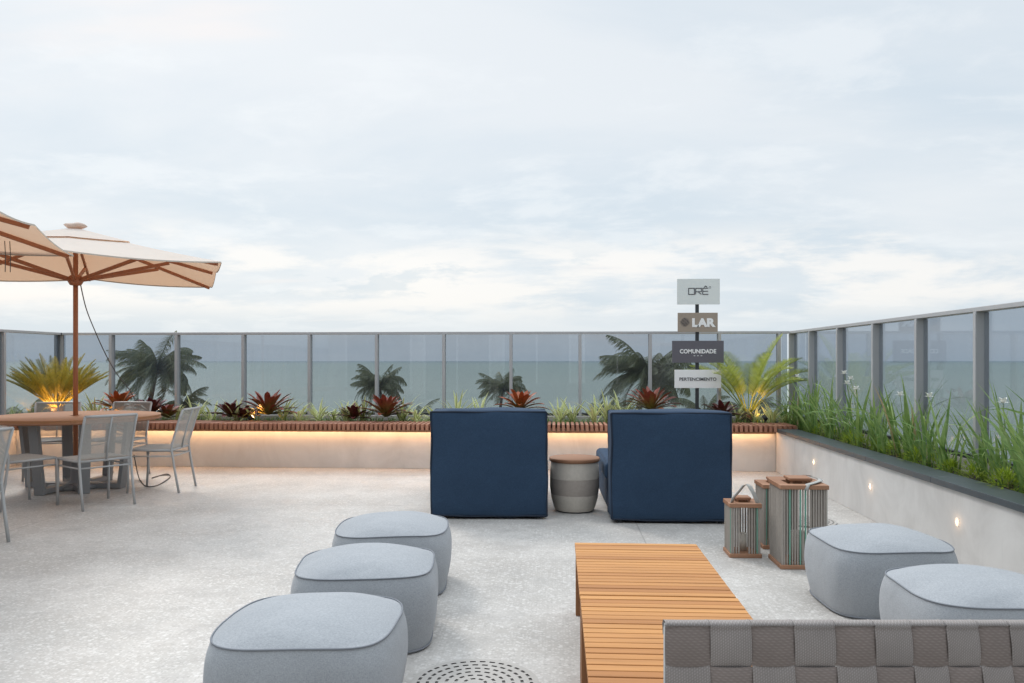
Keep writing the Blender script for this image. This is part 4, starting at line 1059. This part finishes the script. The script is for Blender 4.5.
def tuft(i, px, Lf, up, Y, seed, n=16):
    q = onY(px, 415, Y); r = random.Random(seed); bm = BM(); uvl = bm.loops.layers.uv.new('UVMap')
    for k in range(n):
        az = r.uniform(0, 2*pi); e = r.uniform(0.7, 1.45) if up else r.uniform(0.35, 1.3)
        leaf(bm, (r.uniform(-.03, .03), r.uniform(-.03, .03), 0), az, Lf*r.uniform(.6, 1.1), 0.030*r.uniform(.8, 1.2), e, (0.9 if up else 1.7)*r.uniform(.6, 1.2), 7, 0.3, uvl=uvl)
    o = link('striped_plant', bm, M['tuft'], loc=(q.x, Y, SZ)); tag(o, ORD[i]+' tuft of cream striped leaves from the left along the bench', 'plant', 'striped leaf tufts in the back planter')
tf = [(12, .36, 0), (34, .30, 0), (84, .34, 0), (97, .42, 1), (108, .36, 0), (138, .34, 0), (176, .34, 0), (196, .40, 1), (212, .46, 0), (236, .38, 1), (254, .42, 0), (284, .40, 1), (299, .38, 0), (318, .36, 1), (334, .32, 0),
      (347, .34, 1), (364, .46, 1), (402, .42, 1), (416, .36, 0), (434, .34, 0), (457, .50, 1), (480, .42, 1), (560, .36, 1), (572, .40, 1), (594, .40, 1), (606, .48, 1), (622, .46, 1), (637, .42, 0), (736, .34, 1), (756, .36, 0), (772, .34, 1), (783, .32, 0)]
for i, (px, l, up) in enumerate(tf): tuft(i, px, l, up, 10.32+0.10*((i*7) % 3), 50+i, 15+(i*5) % 7)

# low green ground cover in the back planter and fern mounds on the right
bm = BM(); r = random.Random(77)
for k in range(2600):
    x = r.uniform(XL+0.1, 3.05); y = r.uniform(10.27, 10.76); az = r.uniform(0, 6.3)
    leaf(bm, (x, y, SZ-0.01), az, r.uniform(.05, .12), 0.012, r.uniform(.3, 1.3), 1.2, 2, 0.2)
o = link('ground_cover', bm, M['leafgreen'], kind='stuff'); tag(o, 'low green ground cover between the plants of the back planter', 'ground cover')
bm = BM(); r = random.Random(78); ctrs = [(r.uniform(2.92, 3.10), 3.0+i*0.125+r.uniform(-.07, .07), r.uniform(.08, .15)) for i in range(60)]
for (cx_, cy_, rr) in ctrs:
    for k in range(150):
        th = r.uniform(0, 2*pi); ph = r.uniform(0, pi/2); d = Vector((cos(th)*cos(ph), sin(th)*cos(ph), sin(ph)))
        p = Vector((cx_, cy_, 0.5))+Vector((d.x*rr*0.8, d.y*rr, d.z*rr*0.95))*r.uniform(.5, 1)
        if p.x < 2.885: p.z = max(p.z, 0.54)
        leaf(bm, p, th+r.uniform(-.8, .8), r.uniform(.03, .06), 0.008, ph*0.6+r.uniform(-.3, .5), 0.8, 2, 0.1)
o = link('fern_cover', bm, M['fern'], kind='stuff'); tag(o, 'bright yellow-green feathery ground cover along the slate coping', 'ground cover')

# iris clumps
def iris(i, y, seed, n=34, hmax=0.72):
    r = random.Random(seed); t = thing('iris_plant', ORD[i]+' clump of tall green blade leaves counted from the near end of the right planter', 'plant', (2.98+r.uniform(-.05, .06), y, 0.5), 0, 'tall bladed clumps in the right planter')
    bm = BM()
    for k in range(n):
        az = r.uniform(0, 2*pi); e = r.gauss(1.32, 0.17); l = hmax*r.uniform(.55, 1.08); dr = r.uniform(.05, .7) if r.random() < .64 else r.uniform(1.0, 2.4)
        bx_, by_ = r.uniform(-.06, .06), r.uniform(-.09, .09)
        if cos(az) > 0.2 and e < 1.25: az = pi-az
        leaf(bm, (bx_, by_, -0.01), az, l, 0.027*r.uniform(.6, 1.25), min(e, 1.55), dr, 8, 0.3, tw=r.uniform(-.8, .8))
    link('leaves', bm, M['leafgreen'], t); return t
ys = [3.1+0.31*k for k in range(25)]
clumps = []
for i, y in enumerate(ys):
    r = random.Random(300+i); clumps.append(iris(i, y+r.uniform(-.05, .05), 400+i, r.randint(15, 24), r.choice((.50, .60, .70, .82, .90, .66))))
def flower(px, py, seed):
    p = onX(px, py, 2.93); c = min(clumps, key=lambda o: abs(o.location.y-p.y)); base = Vector(c.location); loc = p-base; r = random.Random(seed)
    bm = BM(); P = [Vector((0, 0, 0)), Vector((loc.x*.25, loc.y*.3, loc.z*.45)), Vector((loc.x*.7, loc.y*.7, loc.z*.85)), loc]; tube(bm, P, 0.0025, 5); st_ = link('flower_stem', bm, M['leafgreen'], c)
    bm = BM()
    for k in range(9): leaf(bm, loc, k*2.2+r.uniform(-.2, .2), 0.046, 0.038, 1.1 if k % 2 else 0.25, 0.7, 4, 0.1, wprof=lambda s: sin(pi*(0.12+0.86*s)))
    link('flower', bm, M['petal'], st_)
for i, (px, py) in enumerate(((797, 377), (844, 374), (850.5, 379.5), (847, 384), (856, 389.5), (900, 395.5), (929, 397), (1003, 403))): flower(px, py, i)

# ------------------------------------------------------------------ palms below the terrace
def coco(label, px, py, D, L_, n, seed, wind, lean=0.0, low=-0.5):
    c = CW((px-512)/F*D, D, CH+(HY-py)/F*D); r = random.Random(seed); t = thing('coconut_palm', label, 'palm tree', (c.x-lean, c.y, GZ), 0, 'coconut palms beyond the railing')
    hh = c.z-GZ; bm = BM(); pts = [(lean*(k/10)**2, 0, hh*k/10) for k in range(11)]; tube(bm, pts, [0.20-0.008*k for k in range(11)], 10); link('trunk', bm, M['bark'], t)
    bm = BM(); wv = Vector((wind[0], wind[1], 0))
    for i in range(n):
        s = (i+.5)/n; az = i*2.399+r.uniform(-.6, .6); el = r.uniform(-.2, .2)+1.05-s*(1.05-low); 
        frond(bm, (lean+0.1*cos(az), 0.1*sin(az), hh), az, L_*r.uniform(.82, 1.1), el, r.uniform(0.7, 2.4), 5.0, L_*0.25*r.uniform(.7, 1.3), 56, seed*50+i, 1.5, -0.35 if i % 2 else 0.1, windv=wv*r.uniform(.4, 1.6), lfw=0.55, hang=0.12, ls=0.10, drape=True)
    link('crown', bm, M['palm'], t)
    bm = BM()
    for k in range(6):
        a = k*1.05; vs = bmesh.ops.create_icosphere(bm, subdivisions=2, radius=0.15)['verts']; bmesh.ops.translate(bm, verts=vs, vec=(lean+0.3*cos(a), 0.3*sin(a), hh-0.25))
    link('coconuts', bm, M['bark'], t)
coco('big windswept palm behind the left dining chairs', 157, 368, 46, 2.75, 60, 1, (-0.42, 0.05), 1.2, -0.5)
coco('round-headed palm behind the wide red bromeliad', 379, 385, 62, 2.35, 60, 2, (-0.18, 0), -0.8, -0.4)
coco('small distant palm above the left navy armchair', 503, 388, 74, 2.5, 52, 3, (-0.25, 0), 0.6, -0.3)
coco('large palm with long arching fronds left of the sign post', 648, 372, 44, 3.05, 54, 4, (-0.35, 0), 1.5, -0.5)
coco('low palm at the far left behind the glass', 28, 418, 50, 2.6, 20, 5, (0.2, 0), 0.5, -0.5)
coco('palm top barely rising behind the left side of the left armchair', 415, 421, 58, 2.6, 20, 6, (0.2, 0), 0.5, -0.2)
coco('palm top low in the glass above the rope side table', 600, 420, 52, 2.6, 20, 7, (0.1, 0), 0.5, -0.3)
coco('palm low behind the white sign board', 705, 412, 55, 2.5, 20, 8, (0.1, 0), 0.5, -0.4)
coco('palm low behind the tall yellow-green cycad', 752, 416, 50, 2.5, 20, 9, (0.1, 0), 0.5, -0.4)
coco('short palm to the right of the big windswept palm', 184, 402, 48, 1.7, 20, 10, (0.3, 0), 0.4, -0.5)
